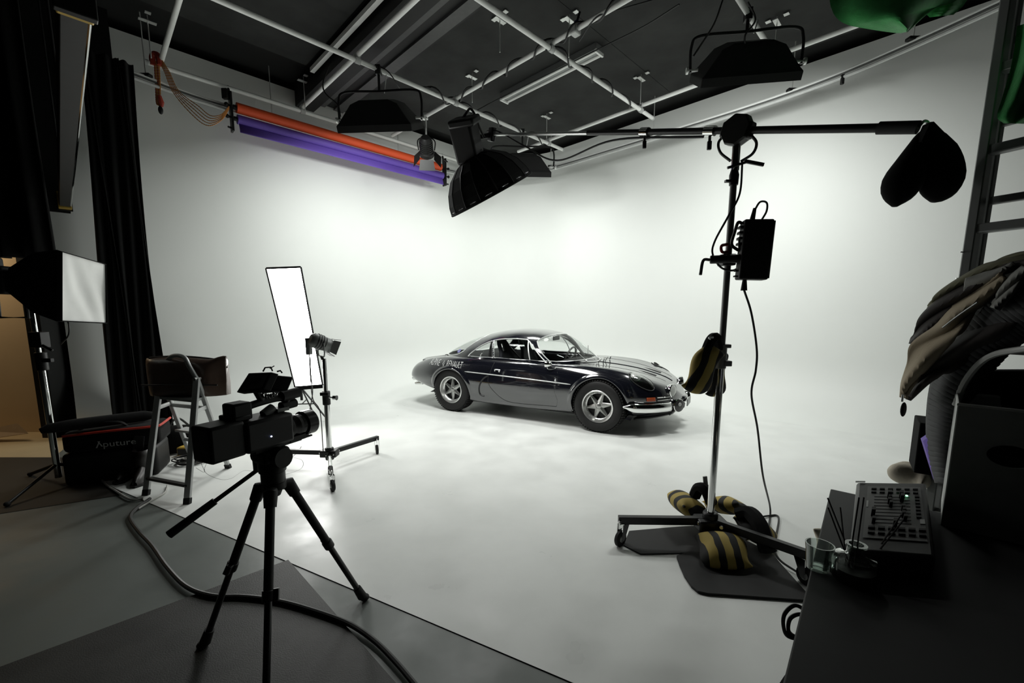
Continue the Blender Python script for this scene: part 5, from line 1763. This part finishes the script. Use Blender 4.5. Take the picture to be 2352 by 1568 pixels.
cwp = lambda u, v, dy=0: at(u, v, CW.y + dy)
B().ell((0, 0, 0), (.001, .001, .001)) if False else None
q = B()
def lofted(axis_pts, widths, thick, n=28, tilt=V((0, 1, 0))):
    rows = []
    pts = axis_pts
    for i, p in enumerate(pts):
        a = pts[max(0, i - 1)]; b = pts[min(len(pts) - 1, i + 1)]
        tg = (b - a).normalized()
        dp = (tilt - tg * tilt.dot(tg)).normalized()
        sx = tg.cross(dp)
        rows.append([p + sx * widths[i] * math.cos(2 * PI * k / n) + dp * thick[i] * math.sin(2 * PI * k / n) for k in range(n)])
    q_ = B().grid(rows, cv=True)
    q_.f.append(tuple(range(n))[::-1]); q_.f.append(tuple((len(rows) - 1) * n + k for k in range(n)))
    return q_


lofted(curve([cwp(2132, 300), cwp(2118, 335), cwp(2095, 380), cwp(2072, 420), cwp(2060, 455), cwp(2055, 474)], 3), [.022, .034, .042, .047, .051, .056, .060, .063, .065, .066, .063, .056, .046, .034, .022, .01], [.015, .02, .025, .03, .04, .045, .05, .055, .06, .06, .055, .05, .04, .03, .02, .01]).build('left_lobe', 'black_cloth', t, angle=70)
lofted(curve([cwp(2134, 300, -.03), cwp(2150, 335, -.03), cwp(2160, 375, -.03), cwp(2160, 415, -.03), cwp(2150, 445, -.03), cwp(2143, 463, -.03)], 3), [.022, .034, .045, .054, .063, .068, .072, .074, .074, .072, .068, .062, .055, .044, .032, .012], [.015, .02, .025, .03, .04, .045, .05, .055, .06, .06, .055, .05, .04, .03, .02, .01]).build('right_lobe', 'black_cloth', t, angle=70)
q = B().add([cwp(2128, 284, -.02), cwp(2136, 283, -.02), cwp(2165, 312, -.02), cwp(2140, 340, -.02), cwp(2108, 328, -.02)], [(0, 1, 2, 3, 4)])
q.build('strap', 'black_cloth', t, smooth=False, solid=.03)
B().tube(curve([E1 + V((0, 0, .0)), cwp(2120, 280), cwp(2128, 279), cwp(2134, 285)], 5), .006, 6).build('hook', 'steel', t)

# ------------------------------------------------------------------ striped sandbags
PB = BP + V((0, 0, 1.1))
t = thing('striped_sandbag', 'yellow and black striped sandbag hung halfway up the boom stand pole', 'sandbag', at(1605, 900, 2.28), 0, 'striped sandbags')
pillow(t, 'front_lobe', 'bag_stripe', at(1614, 849, 2.24), (88, 24, 2), (.068, .138, .045), seed=3)
pillow(t, 'back_lobe', 'bag_stripe', at(1645, 858, 2.35), (88, 4, 8), (.055, .132, .045), seed=8)
q = B().tube(curve([at(1618, 815, 2.25), at(1632, 782, 2.26), at(1645, 776, 2.28), at(1650, 800, 2.31)], 5), .028, 8)
q.build('strap', 'black_cloth', t)
B().tube(curve([at(1634, 785, 2.25), at(1630, 775, 2.24), at(1638, 774, 2.24)], 5), .008, 6).build('loop', 'steel', t)
t = thing('striped_sandbag', 'yellow and black striped sandbag slung behind the boom stand hub', 'sandbag', on(1600, 1205), 0, 'striped sandbags')
pillow(t, 'left_lobe', 'bag_stripe', on(1592, 1225) + V((-.02, .06, .15)), (30, 4, 96), (.12, .11, .07), seed=5)
pillow(t, 'right_lobe', 'bag_stripe', on(1672, 1215) + V((0, .05, .13)), (30, 20, 120), (.13, .09, .055), seed=6)
B().tube(curve([on(1600, 1225) + V((0, .06, .22)), on(1606, 1225) + V((0, .04, .28)), on(1616, 1225) + V((0, .0, .28)), on(1630, 1225) + V((0, 0, .20))], 5), .035, 8).build('strap', 'black_cloth', t)
B().bar(on(1622, 1225) + V((0, .03, .26)), on(1618, 1225) + V((-.005, .03, .36)), .025, .008).build('webbing_tail', 'alu_dark', t)
t = thing('striped_sandbag', 'yellow and black striped sandbag lying on the black mat in front', 'sandbag', on(1655, 1300), 0, 'striped sandbags')
pillow(t, 'front_lobe', 'bag_stripe', on(1664, 1300) + V((0, .03, .075)), (22, -4, -6), (.125, .115, .065), seed=7)
t2 = thing('striped_sandbag', 'yellow and black striped sandbag slumped over the right leg of the boom stand', 'sandbag', on(1725, 1290), 0, 'striped sandbags')
pillow(t2, 'lobe', 'bag_stripe', on(1745, 1265) + V((0, .06, .11)), (30, 8, 40), (.13, .11, .06), seed=9)
B().tube(curve([on(1700, 1260) + V((0, .05, .18)), on(1720, 1262) + V((0, .02, .21)), on(1740, 1280) + V((0, 0, .19)), on(1755, 1300) + V((0, -.02, .10))], 5), .045, 8).build('strap', 'black_cloth', t2)

# ------------------------------------------------------------------ black mats under the stand
def flat(px, name, m, lab, cat, z=.012, group=None):
    pts = [on(u, v) for u, v in px]
    q = B(); n = len(pts)
    q.add([p + V((0, 0, .004)) for p in pts] + [p + V((0, 0, z)) for p in pts], [tuple(range(n))[::-1], tuple(range(n, 2 * n))] + [(i, (i + 1) % n, n + (i + 1) % n, n + i) for i in range(n)])
    return top(q, name, m, lab, cat, group, smooth=False)


flat([(1445, 1222), (1560, 1212), (1680, 1205), (1720, 1240), (1625, 1268), (1560, 1273), (1472, 1275), (1432, 1255)], 'rubber_mat', 'rubber', 'black rubber mat under the left leg of the boom stand', 'mat', .010, 'black mats')
flat([(1554, 1282), (1560, 1300), (1572, 1328), (1588, 1352), (1602, 1364), (1625, 1369), (1868, 1386), (1770, 1275), (1690, 1235), (1640, 1250)], 'rubber_mat', 'rubber', 'black rubber mat with rounded corner under the front sandbag', 'mat', .018, 'black mats')

# ------------------------------------------------------------------ lamp ballast on the pole
bx = at(1732, 575, 2.24)
t = thing('lamp_ballast', 'black lamp control box clamped to the boom stand pole', 'control box', bx + V((0, 0, -.17)))
Mb = MX.Translation(bx) @ euler(0, 2, -12)
B().box((0, 0, 0), (.138, .08, .30), Mb).build('case', 'black', t, bevel=.008)
B().box((.071, 0, 0), (.008, .072, .285), Mb).build('side_fins', 'alu_dark', t, bevel=.002)
for k in range(4):
    B().box((-.074, .0, .115 - k * .028), (.02, .05, .012), Mb).build('cooling_fin', 'black_metal', t)
for k in range(2):
    B().box((-.073, .0, -.105 - k * .028), (.02, .03, .008), Mb).build('case_lug', 'black_metal', t)
B().tube(curve([Mb @ V(p) for p in ((-.07, 0, .135), (-.09, 0, .14), (-.102, 0, .09), (-.11, 0, .03), (-.075, 0, .0))], 5), .008, 8).build('bail', 'black_metal', t)
q = B().cyl(V((BP.x - .10, BP.y - .02, bx.z - .04)), bx + V((-.06, 0, -.04)), .022, n=14); q.box(V((BP.x, BP.y, bx.z - .04)), (.07, .07, .06))
q.build('clamp', 'black_metal', t, bevel=.006)
q = B().tube(curve([V((BP.x - .10, BP.y - .02, bx.z - .04)), V((BP.x - .135, BP.y - .02, bx.z - .045)), V((BP.x - .15, BP.y - .03, bx.z - .12))], 5), .008, 8)
q.build('clamp_handle', 'black_metal', t)
B().cyl(Mb @ V((-.025, 0, .148)), Mb @ V((-.018, 0, .21)), .013, .008, n=12).build('top_plug', 'black', t)
B().cyl(Mb @ V((-.03, 0, -.148)), Mb @ V((-.028, 0, -.205)), .010, .016, n=12).build('bottom_plug', 'black', t)
B().tube(curve([Mb @ V((-.018, 0, .20)), Mb @ V((.003, 0, .24)), Mb @ V((.034, .0, .236)), Mb @ V((.038, .0, .195)), Mb @ V((.018, 0, .148))], 7), .005, 6).build('jumper_lead', 'cable', t)
B().tube(curve([V((BP.x - .012, BP.y - .02, bx.z + .04)), V((BP.x - .045, BP.y - .025, bx.z + .03)), V((BP.x - .04, BP.y - .025, bx.z - .0)), V((BP.x - .01, BP.y - .022, bx.z + .0))], 5), .008, 6).build('cable_tie', 'red_plastic', t)
slack([BH + V((.02, -.03, -.17)), BP + V((.03, -.03, 1.98)), BP + V((-.02, -.03, 1.87)), BP + V((-.08, -.02, 1.74)), BP + V((-.085, -.02, 1.67)), BP + V((-.035, -.03, 1.60)), BP + V((.05, -.02, 1.605)), bx + V((-.08, 0, .06))], 0,
      'black cable looping down the boom pole into the control box', .0055, 8)
bp_ = Mb @ V((-.028, 0, -.20))
lead = [bp_, at(1726, 720, 2.24), at(1738, 800, 2.25), at(1736, 850, 2.26), at(1726, 905, 2.28), at(1740, 985, 2.32), at(1752, 1090, 2.42), on(1768, 1180) + V((0, 0, .04)), on(1762, 1220) + V((0, 0, .03)), on(1740, 1235) + V((0, 0, .16)), on(1718, 1218) + V((0, 0, .10)), on(1730, 1200) + V((0, 0, .03)),
        on(1765, 1188) + V((0, 0, .012)), on(1788, 1192) + V((0, 0, .012)), on(1780, 1250) + V((0, 0, .012)), on(1786, 1290) + V((0, 0, .025)), on(1825, 1318) + V((0, 0, .02)), on(1880, 1345) + V((0, 0, .012))]
slack(lead, 0, 'long black lead hanging from the control box down to the floor', .006, 10)

# ------------------------------------------------------------------ ladder
LA = V((1.80, 1.66, 0))
rd = V((.456, -.89, 0)).normalized()
t = thing('ladder', 'grey aluminium ladder standing at the right with green cloth on it', 'ladder', V((1.93, 1.45, 0)))
def rail(p0, p1, w_, d_, nm, m_):
    B().bar(p0, p1, w_, d_, rd).build(nm, m_, t, bevel=.004)


lean = V((.035, .03, 0))
top_z = 3.55
l0, l1 = V((1.735, 1.66, 0)), V((1.83, 1.70, top_z))
r0, r1 = l0 + rd * .42, l1 + rd * .34
rail(l0, l1, .055, .030, 'side_rail', 'alu'); rail(r0, r1, .055, .030, 'side_rail', 'alu')
off = V((.070, .03, 0))
rail(l0 + off, l1 + off * .8, .04, .026, 'rear_rail', 'alu_dark'); rail(r0 + off, r1 + off * .8, .04, .026, 'rear_rail', 'alu_dark')
for k in range(12):
    z = .26 + k * .285
    f = z / top_z
    if z < top_z - .05:
        B().bar(l0.lerp(l1, f) + rd * .012, r0.lerp(r1, f), .045, .034).build('rung', 'alu', t, bevel=.004)
    f2 = (z + .11) / top_z
    if f2 < .98:
        B().bar((l0 + off).lerp(l1 + off * .8, f2), (r0 + off).lerp(r1 + off * .8, f2), .03, .028).build('rear_rung', 'alu_dark', t, bevel=.004)
for k in range(2):
    z = 1.60 - k * .10
    p = l0.lerp(l1, z / top_z)
    B().cyl(p, p + V((-.045, -.005, 0)), .0025, n=6).build('rail_pin', 'steel', t)

# ------------------------------------------------------------------ green cloths
def cloth(outline, depth, name, m, lab, cat, bulge=.06, thick=.03, n=20, seed=0, group=None, dy=0.0):
    """stuffed cloth body from an outline seen at the given distance: rows between two edges"""
    L_, R_ = outline
    rnd = random.Random(seed)
    ph = [rnd.uniform(0, 6) for _ in range(5)]
    lc = curve([V((a, b, 0)) for a, b in L_], 6); rc = curve([V((a, b, 0)) for a, b in R_], 6)
    N = 24
    rows, rows2 = [], []
    for i in range(N + 1):
        f = i / N
        a = lc[min(len(lc) - 1, round(f * (len(lc) - 1)))]; b = rc[min(len(rc) - 1, round(f * (len(rc) - 1)))]
        r1, r2 = [], []
        for j in range(n + 1):
            g = j / n
            u, v = lerp(a.x, b.x, g), lerp(a.y, b.y, g)
            bl_ = bulge * math.sin(PI * g) ** .6 * (.8 + .3 * math.sin(5 * g + ph[0] + 2 * f)) + .25 * bulge * math.sin(11 * g + 4 * f + ph[1])
            r1.append(at(u, v, depth + dy * f - bl_ * math.sin(PI * g)))
            r2.append(at(u, v, depth + dy * f + thick * math.sin(PI * g) ** .5))
        rows.append(r1); rows2.append(r2)
    q_ = B().grid(rows); q_.grid([r_[::-1] for r_ in rows2])
    return top(q_, name, m, lab, cat, group, angle=70)


cloth(([(1905, -60), (1908, 15), (1935, 52), (1990, 66), (2060, 76), (2080, 74)], [(2260, -80), (2230, -30), (2190, 5), (2150, 18), (2110, 50), (2085, 74)]), 3.05, 'green_cloth_bundle', 'green_cloth',
      'bundled green screen cloth hanging from the ceiling at the top edge', 'green cloth', .16, .12, seed=2)
cloth(([(2110, -40), (2122, 22), (2135, 40)], [(2240, -40), (2215, 10), (2190, 34)]), 3.2, 'green_cloth_fold', 'green_cloth', 'small green cloth fold behind the hanging bundle', 'green cloth', .05, .05, seed=5)
cloth(([(2336, 60), (2330, 110), (2318, 170), (2300, 230), (2290, 268), (2305, 283)], [(2460, 20), (2450, 110), (2440, 170), (2430, 230), (2410, 270), (2385, 285)]), 1.52, 'green_cloth_drape', 'green_cloth',
      'green screen cloth draped over the ladder at the right edge', 'green cloth', .07, .06, seed=3)
p = on(2090, -30, 4.3)
t = thing('cloth_hook', 'thin wire holding the green cloth bundle to the grid', 'wire', at(2080, -40, 3.05))
B().cyl(at(2080, 0, 3.05), V((at(2080, 0, 3.05).x, 3.05, 4.5)), .005, n=6).build('wire', 'steel', t)

# ------------------------------------------------------------------ table with console
TZ = .75
tc0 = on(1908, 1122, TZ); ea = V((-.649, -.761, 0)); eb = V((.761, -.649, 0))
t = thing('work_table', 'dark grey work table in the near right corner', 'table', tc0 + ea * .6 + eb * .6 - V((0, 0, TZ)))
pl_ = [tc0, tc0 + ea * 1.25, tc0 + ea * 1.25 + eb * 1.3, tc0 + eb * 1.3]
q = B(); q.add([p - V((0, 0, .03)) for p in pl_] + pl_, [(3, 2, 1, 0), (4, 5, 6, 7), (0, 1, 5, 4), (1, 2, 6, 5), (2, 3, 7, 6), (3, 0, 4, 7)])
q.build('table_top', 'table_top', t, smooth=False, bevel=.003)
for a_, b_ in ((.06, .06), (1.19, .06), (.06, 1.24), (1.19, 1.24)):
    p = tc0 + ea * a_ + eb * b_
    B().bar(V((p.x, p.y, 0)), V((p.x, p.y, TZ - .03)), .05, .05).build('leg', 'black_metal', t, bevel=.004)
for off_ in (.03, 1.22):
    B().bar(tc0 + ea * .08 + eb * off_ - V((0, 0, .08)), tc0 + ea * 1.17 + eb * off_ - V((0, 0, .08)), .03, .08).build('apron', 'black_metal', t)
# lighting console
cA, cB, cC, cD = on(1968, 1106, TZ + .085), on(2128, 1108, TZ + .085), on(2150, 1278, TZ + .06), on(1952, 1262, TZ + .06)
t = thing('lighting_console', 'grey lighting console with rows of faders on the work table', 'mixing desk', (cA + cB + cC + cD) / 4 - V((0, 0, .07)))
q = B(); lo4 = [V((p.x, p.y, TZ)) for p in (cA, cB, cC, cD)]
q.add(lo4 + [cA, cB, cC, cD], [(3, 2, 1, 0), (4, 5, 6, 7), (0, 1, 5, 4), (1, 2, 6, 5), (2, 3, 7, 6), (3, 0, 4, 7)])
q.build('case', 'console', t, bevel=.008)
up = (cB - cA).cross(cD - cA).normalized()
if up.z < 0: up = -up
cs = lambda a, b, h=0: cA.lerp(cB, a).lerp(cD.lerp(cC, a), b) + up * h
q = B().quad(cs(.16, .10, .003), cs(.90, .10, .003), cs(.92, .86, .003), cs(.14, .86, .003)); q.build('face_plate', 'console_plate', t, smooth=False)
def pad(a, b, wa, wb, h, nm, m_):
    pts = [cs(a - wa, b - wb, .003), cs(a + wa, b - wb, .003), cs(a + wa, b + wb, .003), cs(a - wa, b + wb, .003)]
    q_ = B(); q_.add(pts + [p + up * h for p in pts], [(3, 2, 1, 0), (4, 5, 6, 7), (0, 1, 5, 4), (1, 2, 6, 5), (2, 3, 7, 6), (3, 0, 4, 7)])
    q_.build(nm, m_, t, smooth=False)


for r_ in (.15, .21):
    for k in range(6): pad(.25 + k * .115, r_, .035, .008, .004, 'button', 'black')
for r_ in (.74, .80):
    for k in range(6): pad(.24 + k * .125, r_, .042, .011, .005, 'button', 'black')
for k in range(9):
    pad(.50, .28 + k * .048, .24, .004, .001, 'fader_slot', 'black')
for k, a in enumerate((.46, .47, .46, .48, .64, .65, .64, .66, .26)):
    pad(a, .28 + (k % 9) * .048, .022, .016, .016, 'fader_knob', 'black')
for a, b in ((.62, .28), (.63, .33), (.46, .28), (.25, .56), (.53, .70)):
    pad(a, b, .026, .020, .020, 'fader_knob', 'black')
for k in range(7): pad(.84, .27 + k * .05, .03, .013, .004, 'side_button', 'black')
pad(.88, .63, .03, .03, .002, 'sticker', 'plastic_pale')
pad(.05, .02, .07, .010, .002, 'maker_label', 'plastic_pale')
pad(.17, .40, .012, .05, .001, 'paper_label', 'plastic_pale')
B().ell(cs(.70, .265, .006), (.003, .003, .002), None, 8, 6).build('status_led', 'led_green', t)
# reed diffuser
dp = on(1958, 1330, TZ)
t = thing('reed_diffuser', 'clear glass reed diffuser with dark sticks on the work table', 'diffuser', dp)
B().lathe([(0, .002), (.040, .002), (.044, .008), (.044, .045), (.040, .055), (.020, .062), (.017, .066), (.017, .082), (.021, .084), (.021, .088), (.014, .088), (.014, .064)], 28, MX.Translation(dp), cap=False).build('bottle', 'glass_jar', t)
B().lathe([(0, .004), (.039, .004), (.041, .012), (.041, .030), (0, .030)], 28, MX.Translation(dp), cap=False).build('liquid', 'leather_dark', t)
nk = dp + V((0, 0, .08))
for k, (u, v) in enumerate(((1901, 1143), (1902, 1165), (1930, 1165), (1973, 1142), (1984, 1142), (2070, 1182), (2075, 1194))):
    tip = at(u, v, dp.y + .06 + .02 * (k % 3))
    B().cyl(dp + V((.012 * math.cos(k), .012 * math.sin(k), .012)), tip, .0018, n=6).build('reed', 'reed', t)
# small tumbler behind it
gp = on(1935, 1318, TZ)
t = thing('glass_cup', 'small clear glass cup beside the reed diffuser', 'glass', gp + V((-.045, .02, 0)))
B().lathe([(0, .003), (.024, .003), (.028, .05), (.030, .065), (.027, .065), (.025, .05), (.021, .008), (0, .008)], 24, MX.Translation(gp + V((-.045, .02, 0))), cap=False).build('cup', 'glass_jar', t)
# frosted file box with oval grip hole
fbL, fbR = on(2163, 1205, TZ), on(2395, 1215, TZ)
fh = .36
ex = (fbR - fbL); ex.z = 0
wF = .215
ex = V((.70, -.714, 0)).normalized(); ey = V((-ex.y, ex.x, 0))
Mf = MX((ex, ey, V((0, 0, 1)))).transposed().to_4x4(); Mf.translation = V((fbL.x, fbL.y, TZ))
t = thing('file_box', 'grey plastic file box with a dark oval grip hole on the work table', 'file box', V((fbL.x, fbL.y, TZ)) + ex * .1)
# front panel with oval hole
ovc, ova, ovb = (.108, .235), .043, .030
N = 40
outer = []
for k in range(N):
    a = 2 * PI * k / N
    c_, s_ = math.cos(a), math.sin(a)
    m_ = max(abs(c_) / (wF / 2), abs(s_) / (.1795))
    x_, z_ = wF / 2 + c_ / m_, .18 + s_ / m_
    outer.append((x_, z_))
for cx_, cz_ in ((0, .0005), (wF, .0005), (0, .3595), (wF, .3595)):
    k = min(range(N), key=lambda i: math.hypot(outer[i][0] - cx_, outer[i][1] - cz_)); outer[k] = (cx_, cz_)
inn = [(ovc[0] + ova * math.cos(2 * PI * k / N), ovc[1] + ovb * math.sin(2 * PI * k / N)) for k in range(N)]
q = B()
q.grid([[Mf @ V((x_, 0, z_)) for x_, z_ in outer], [Mf @ V((x_, 0, z_)) for x_, z_ in inn]], cv=True)
q.build('front_panel', 'plastic_frost', t, smooth=False, solid=.004)
q = B()
q.box((.0, .12, .18), (.004, .24, .36), Mf); q.build('side_panel', 'plastic_frost', t, smooth=False)
q = B().box((wF, .12, .18), (.004, .24, .36), Mf); q.build('side_panel', 'plastic_frost', t, smooth=False)
B().box((wF / 2, .24, .18), (wF, .004, .36), Mf).build('back_panel', 'plastic_frost', t, smooth=False)
B().box((wF / 2, .12, .004), (wF, .24, .004), Mf).build('base', 'plastic_frost', t, smooth=False)
B().tube([Mf @ V(p) for p in ((0, 0, .361), (wF, 0, .361), (wF, .24, .361), (0, .24, .361))], .005, 6, closed=True).build('rim', 'plastic_pale', t)
for k in range(4):
    B().box((.03 + k * .045, .125, .11), (.03, .22, .21), Mf).build('folder', 'black', t)
# black stand-up box with purple side behind the console
pb = [at(2095, 1000, 1.62), at(2160, 985, 1.55)]
Mp = MX.Translation(V((at(2140, 1050, 1.60).x, 1.60, TZ))) @ euler(0, 0, -38)
t = thing('storage_box', 'black upright box with a purple side behind the console', 'box', Mp.translation)
B().box((0, 0, .10), (.11, .16, .20), Mp).build('case', 'black_cloth', t, bevel=.004)
pq = [at(2120, 1012, 1.47), at(2132, 1004, 1.44), at(2156, 1072, 1.40), at(2150, 1108, 1.42)]
q = B(); q.add(pq + [p + V((.02, .03, 0)) for p in pq], [(3, 2, 1, 0), (4, 5, 6, 7), (0, 1, 5, 4), (1, 2, 6, 5), (2, 3, 7, 6), (3, 0, 4, 7)])
q.build('purple_panel', 'purple_paper', t, smooth=False)
# cream cloths behind the table
t = thing('cream_cloth', 'cream knitted cloth heaped behind the console', 'cloth', at(2075, 1100, 1.75))
pillow(t, 'folds', 'cream_cloth', at(2090, 1093, 1.72), (10, 10, 30), (.075, .07, .055), seed=11)
t = thing('cream_cloth', 'corner of cream cloth hanging past the table edge', 'cloth', at(1890, 1265, 1.55))
pillow(t, 'corner', 'cream_cloth', at(1898, 1258, 1.55), (60, 20, 10), (.05, .07, .03), seed=12)
# black wedge and cables at the table edge
t = thing('clamp_wedge', 'small black clamp sticking out from the table edge', 'clamp', on(1905, 1375, TZ - .10))
wv_ = [at(1866, 1354, .98), at(1908, 1362, .93), at(1935, 1375, .90), at(1935, 1390, .90), at(1880, 1386, .95)]
q = B(); q.add(wv_ + [p + V((.02, .03, 0)) for p in wv_], [(0, 1, 2, 3, 4), (9, 8, 7, 6, 5)] + [(i, (i + 1) % 5, 5 + (i + 1) % 5, 5 + i) for i in range(5)])
q.build('jaw', 'black', t, smooth=False)
lp = lambda u, v, Y=.90: at(u, v, Y)
slack([lp(1862, 1426), lp(1840, 1410), lp(1815, 1420), lp(1812, 1450), lp(1835, 1462), lp(1855, 1440), lp(1850, 1405), lp(1825, 1390), lp(1802, 1410), lp(1800, 1440), lp(1812, 1462), lp(1850, 1468), lp(1900, 1470, .85)], 0,
      'black cable looped off the front edge of the table', .0045, 8)
slack([lp(1905, 1500, .8), lp(1850, 1520, .8), lp(1815, 1545, .82), lp(1790, 1580, .84)], 0, 'black cable running down along the table edge', .005, 8)

# ------------------------------------------------------------------ office chair and jacket
CH = V((1.74, 1.0, 0))
t = thing('office_chair', 'black office chair with ribbed back behind the work table', 'chair', CH)
def chp(u, v, Y): return at(u, v, Y * 980.0 / max(500.0, u - 1176.0) * .98)


Lc = [(2352 + 60, 640), (2290, 668), (2235, 715), (2185, 790), (2152, 870), (2140, 950), (2142, 1030), (2160, 1110)]
Rc = [(2352 + 140, 700), (2400, 745), (2330, 790), (2270, 850), (2230, 920), (2205, 980), (2195, 1040), (2200, 1110)]
lc = curve([V((a, b, 0)) for a, b in Lc], 34); rc = curve([V((a, b, 0)) for a, b in Rc], 34)
rows = []
for i in range(len(lc)):
    f = i / (len(lc) - 1)
    row = []
    for j in range(17):
        g = j / 16
        rib = .0026 * math.sin(f * 2 * PI * 46)
        row.append(chp(lerp(lc[i].x, rc[i].x, g), lerp(lc[i].y, rc[i].y, g), 1.46 - .055 * math.sin(PI * g) - rib))
    rows.append(row)
B().grid(rows).build('ribbed_back', 'chair_knit', t, solid=.03, angle=80)
B().tube([chp(p.x, p.y, 1.47) for p in lc[::6]], .012, 8).build('back_rim', 'plastic_frost', t)
ri = curve([chp(2195, 930, 1.40), chp(2215, 880, 1.40), chp(2250, 835, 1.40), chp(2290, 812, 1.40), chp(2360, 800, 1.40)], 6)
B().tube(ri, .009, 8).build('arm_loop', 'plastic_pale', t)
B().grid([[chp(lerp(2200, 2420, j / 8), lerp(850, 1120, i / 6), 1.50) for j in range(9)] for i in range(7)]).build('backrest_pad', 'black_cloth', t, solid=.04)
B().cyl(V((1.74, 1.0, .10)), V((1.74, 1.0, .48)), .03, n=14).build('gas_column', 'black_metal', t)
B().box(V((1.74, 1.0, .50)), (.44, .40, .08)).build('seat', 'black_cloth', t, bevel=.03, seg=3)
B().bar(V((1.70, 1.10, .47)), chp(2300, 1100, 1.52), .05, .02).build('back_stem', 'black_metal', t)
for k in range(5):
    a = 2 * PI * k / 5 + .3
    e = V((1.74 + .27 * math.cos(a), 1.0 + .27 * math.sin(a), .07))
    B().bar(V((1.74, 1.0, .10)), e, .04, .03).build('base_arm', 'black_metal', t)
    B().ell(e + V((0, 0, -.04)), (.028, .028, .030), None, 12, 8).build('castor', 'rubber', t)

t = thing('jacket', 'tan and dark brown jacket draped over the back of the office chair', 'jacket', at(2200, 900, 1.36))
def turn(u, Y0):         # cloth hanging over the chair's flank, facing the white sweep
    return Y0 * 950.0 / max(500.0, u - 1176.0)


def panel(Lp, Rp, Y, m_, nm, amp=.012, th=.012, seed=0, dy=0.0):
    rnd = random.Random(seed); ph = rnd.uniform(0, 6)
    a = curve([V((x, y, 0)) for x, y in Lp], 8); b = curve([V((x, y, 0)) for x, y in Rp], 8)
    n = max(len(a), len(b))
    rows = []
    for i in range(n):
        sm = lambda c_: (lambda x_: c_[int(x_)].lerp(c_[min(int(x_) + 1, len(c_) - 1)], x_ - int(x_)))(i * (len(c_) - 1) / (n - 1))
        p0, p1 = sm(a), sm(b)
        row = []
        for g in range(13):
            u, v = lerp(p0.x, p1.x, g / 12), lerp(p0.y, p1.y, g / 12)
            yy = turn(u, Y) + .10 * (900 - v) / 300
            row.append(at(u, v, yy - amp * 1.2 * math.sin(PI * g / 12) - amp * math.sin(7 * g / 12 + i * .22 + ph)))
        rows.append(row)
    B().grid(rows).build(nm, m_, t, solid=th, angle=70)


panel([(2420, 560), (2330, 584), (2260, 610), (2190, 650), (2150, 680), (2132, 705)], [(2420, 600), (2340, 606), (2270, 628), (2210, 660), (2165, 695), (2140, 715)], 1.36, 'jacket_olive', 'shoulder_edge', seed=1)
panel([(2420, 590), (2330, 604), (2270, 624), (2200, 662), (2140, 704), (2108, 740), (2098, 770), (2092, 790)], [(2420, 605), (2320, 622), (2260, 655), (2215, 690), (2185, 712), (2160, 740), (2140, 760), (2105, 782)], 1.345, 'jacket_brown', 'dark_yoke', seed=2)
panel([(2330, 604), (2285, 618), (2250, 632), (2220, 642)], [(2310, 615), (2280, 640), (2240, 660), (2215, 670)], 1.32, 'jacket_grey', 'lining_patch', amp=.004, seed=3)
panel([(2300, 625), (2240, 668), (2180, 712), (2150, 750), (2092, 792), (2085, 840), (2074, 880), (2071, 912)], [(2310, 640), (2275, 680), (2235, 720), (2210, 760), (2170, 800), (2130, 845), (2095, 885), (2080, 915)], 1.33, 'jacket_tan', 'tan_panel', amp=.014, seed=4)
panel([(2420, 600), (2340, 622), (2300, 660), (2250, 720), (2215, 765), (2170, 805), (2120, 860), (2082, 915)], [(2440, 640), (2400, 700), (2340, 740), (2290, 780), (2240, 810), (2190, 850), (2140, 872), (2088, 918)], 1.37, 'jacket_brown', 'dark_lining', seed=5)
panel([(2352, 612), (2320, 640), (2290, 680), (2278, 705)], [(2370, 618), (2345, 650), (2310, 690), (2290, 712)], 1.315, 'jacket_grey', 'pale_fold', amp=.008, seed=6)
B().tube(curve([at(2245, 694, 1.20), at(2200, 725, 1.25), at(2165, 752, 1.29)], 6), .0022, 6).build('zip', 'alu', t)
B().tube(curve([at(2074, 906, 1.32), at(2072, 922, 1.32)], 4), .003, 6).build('zip_ring', 'steel', t)
B().ell(at(2075, 940, 1.32), (.009, .006, .024), None, 12, 8).build('zip_pull', 'black', t)
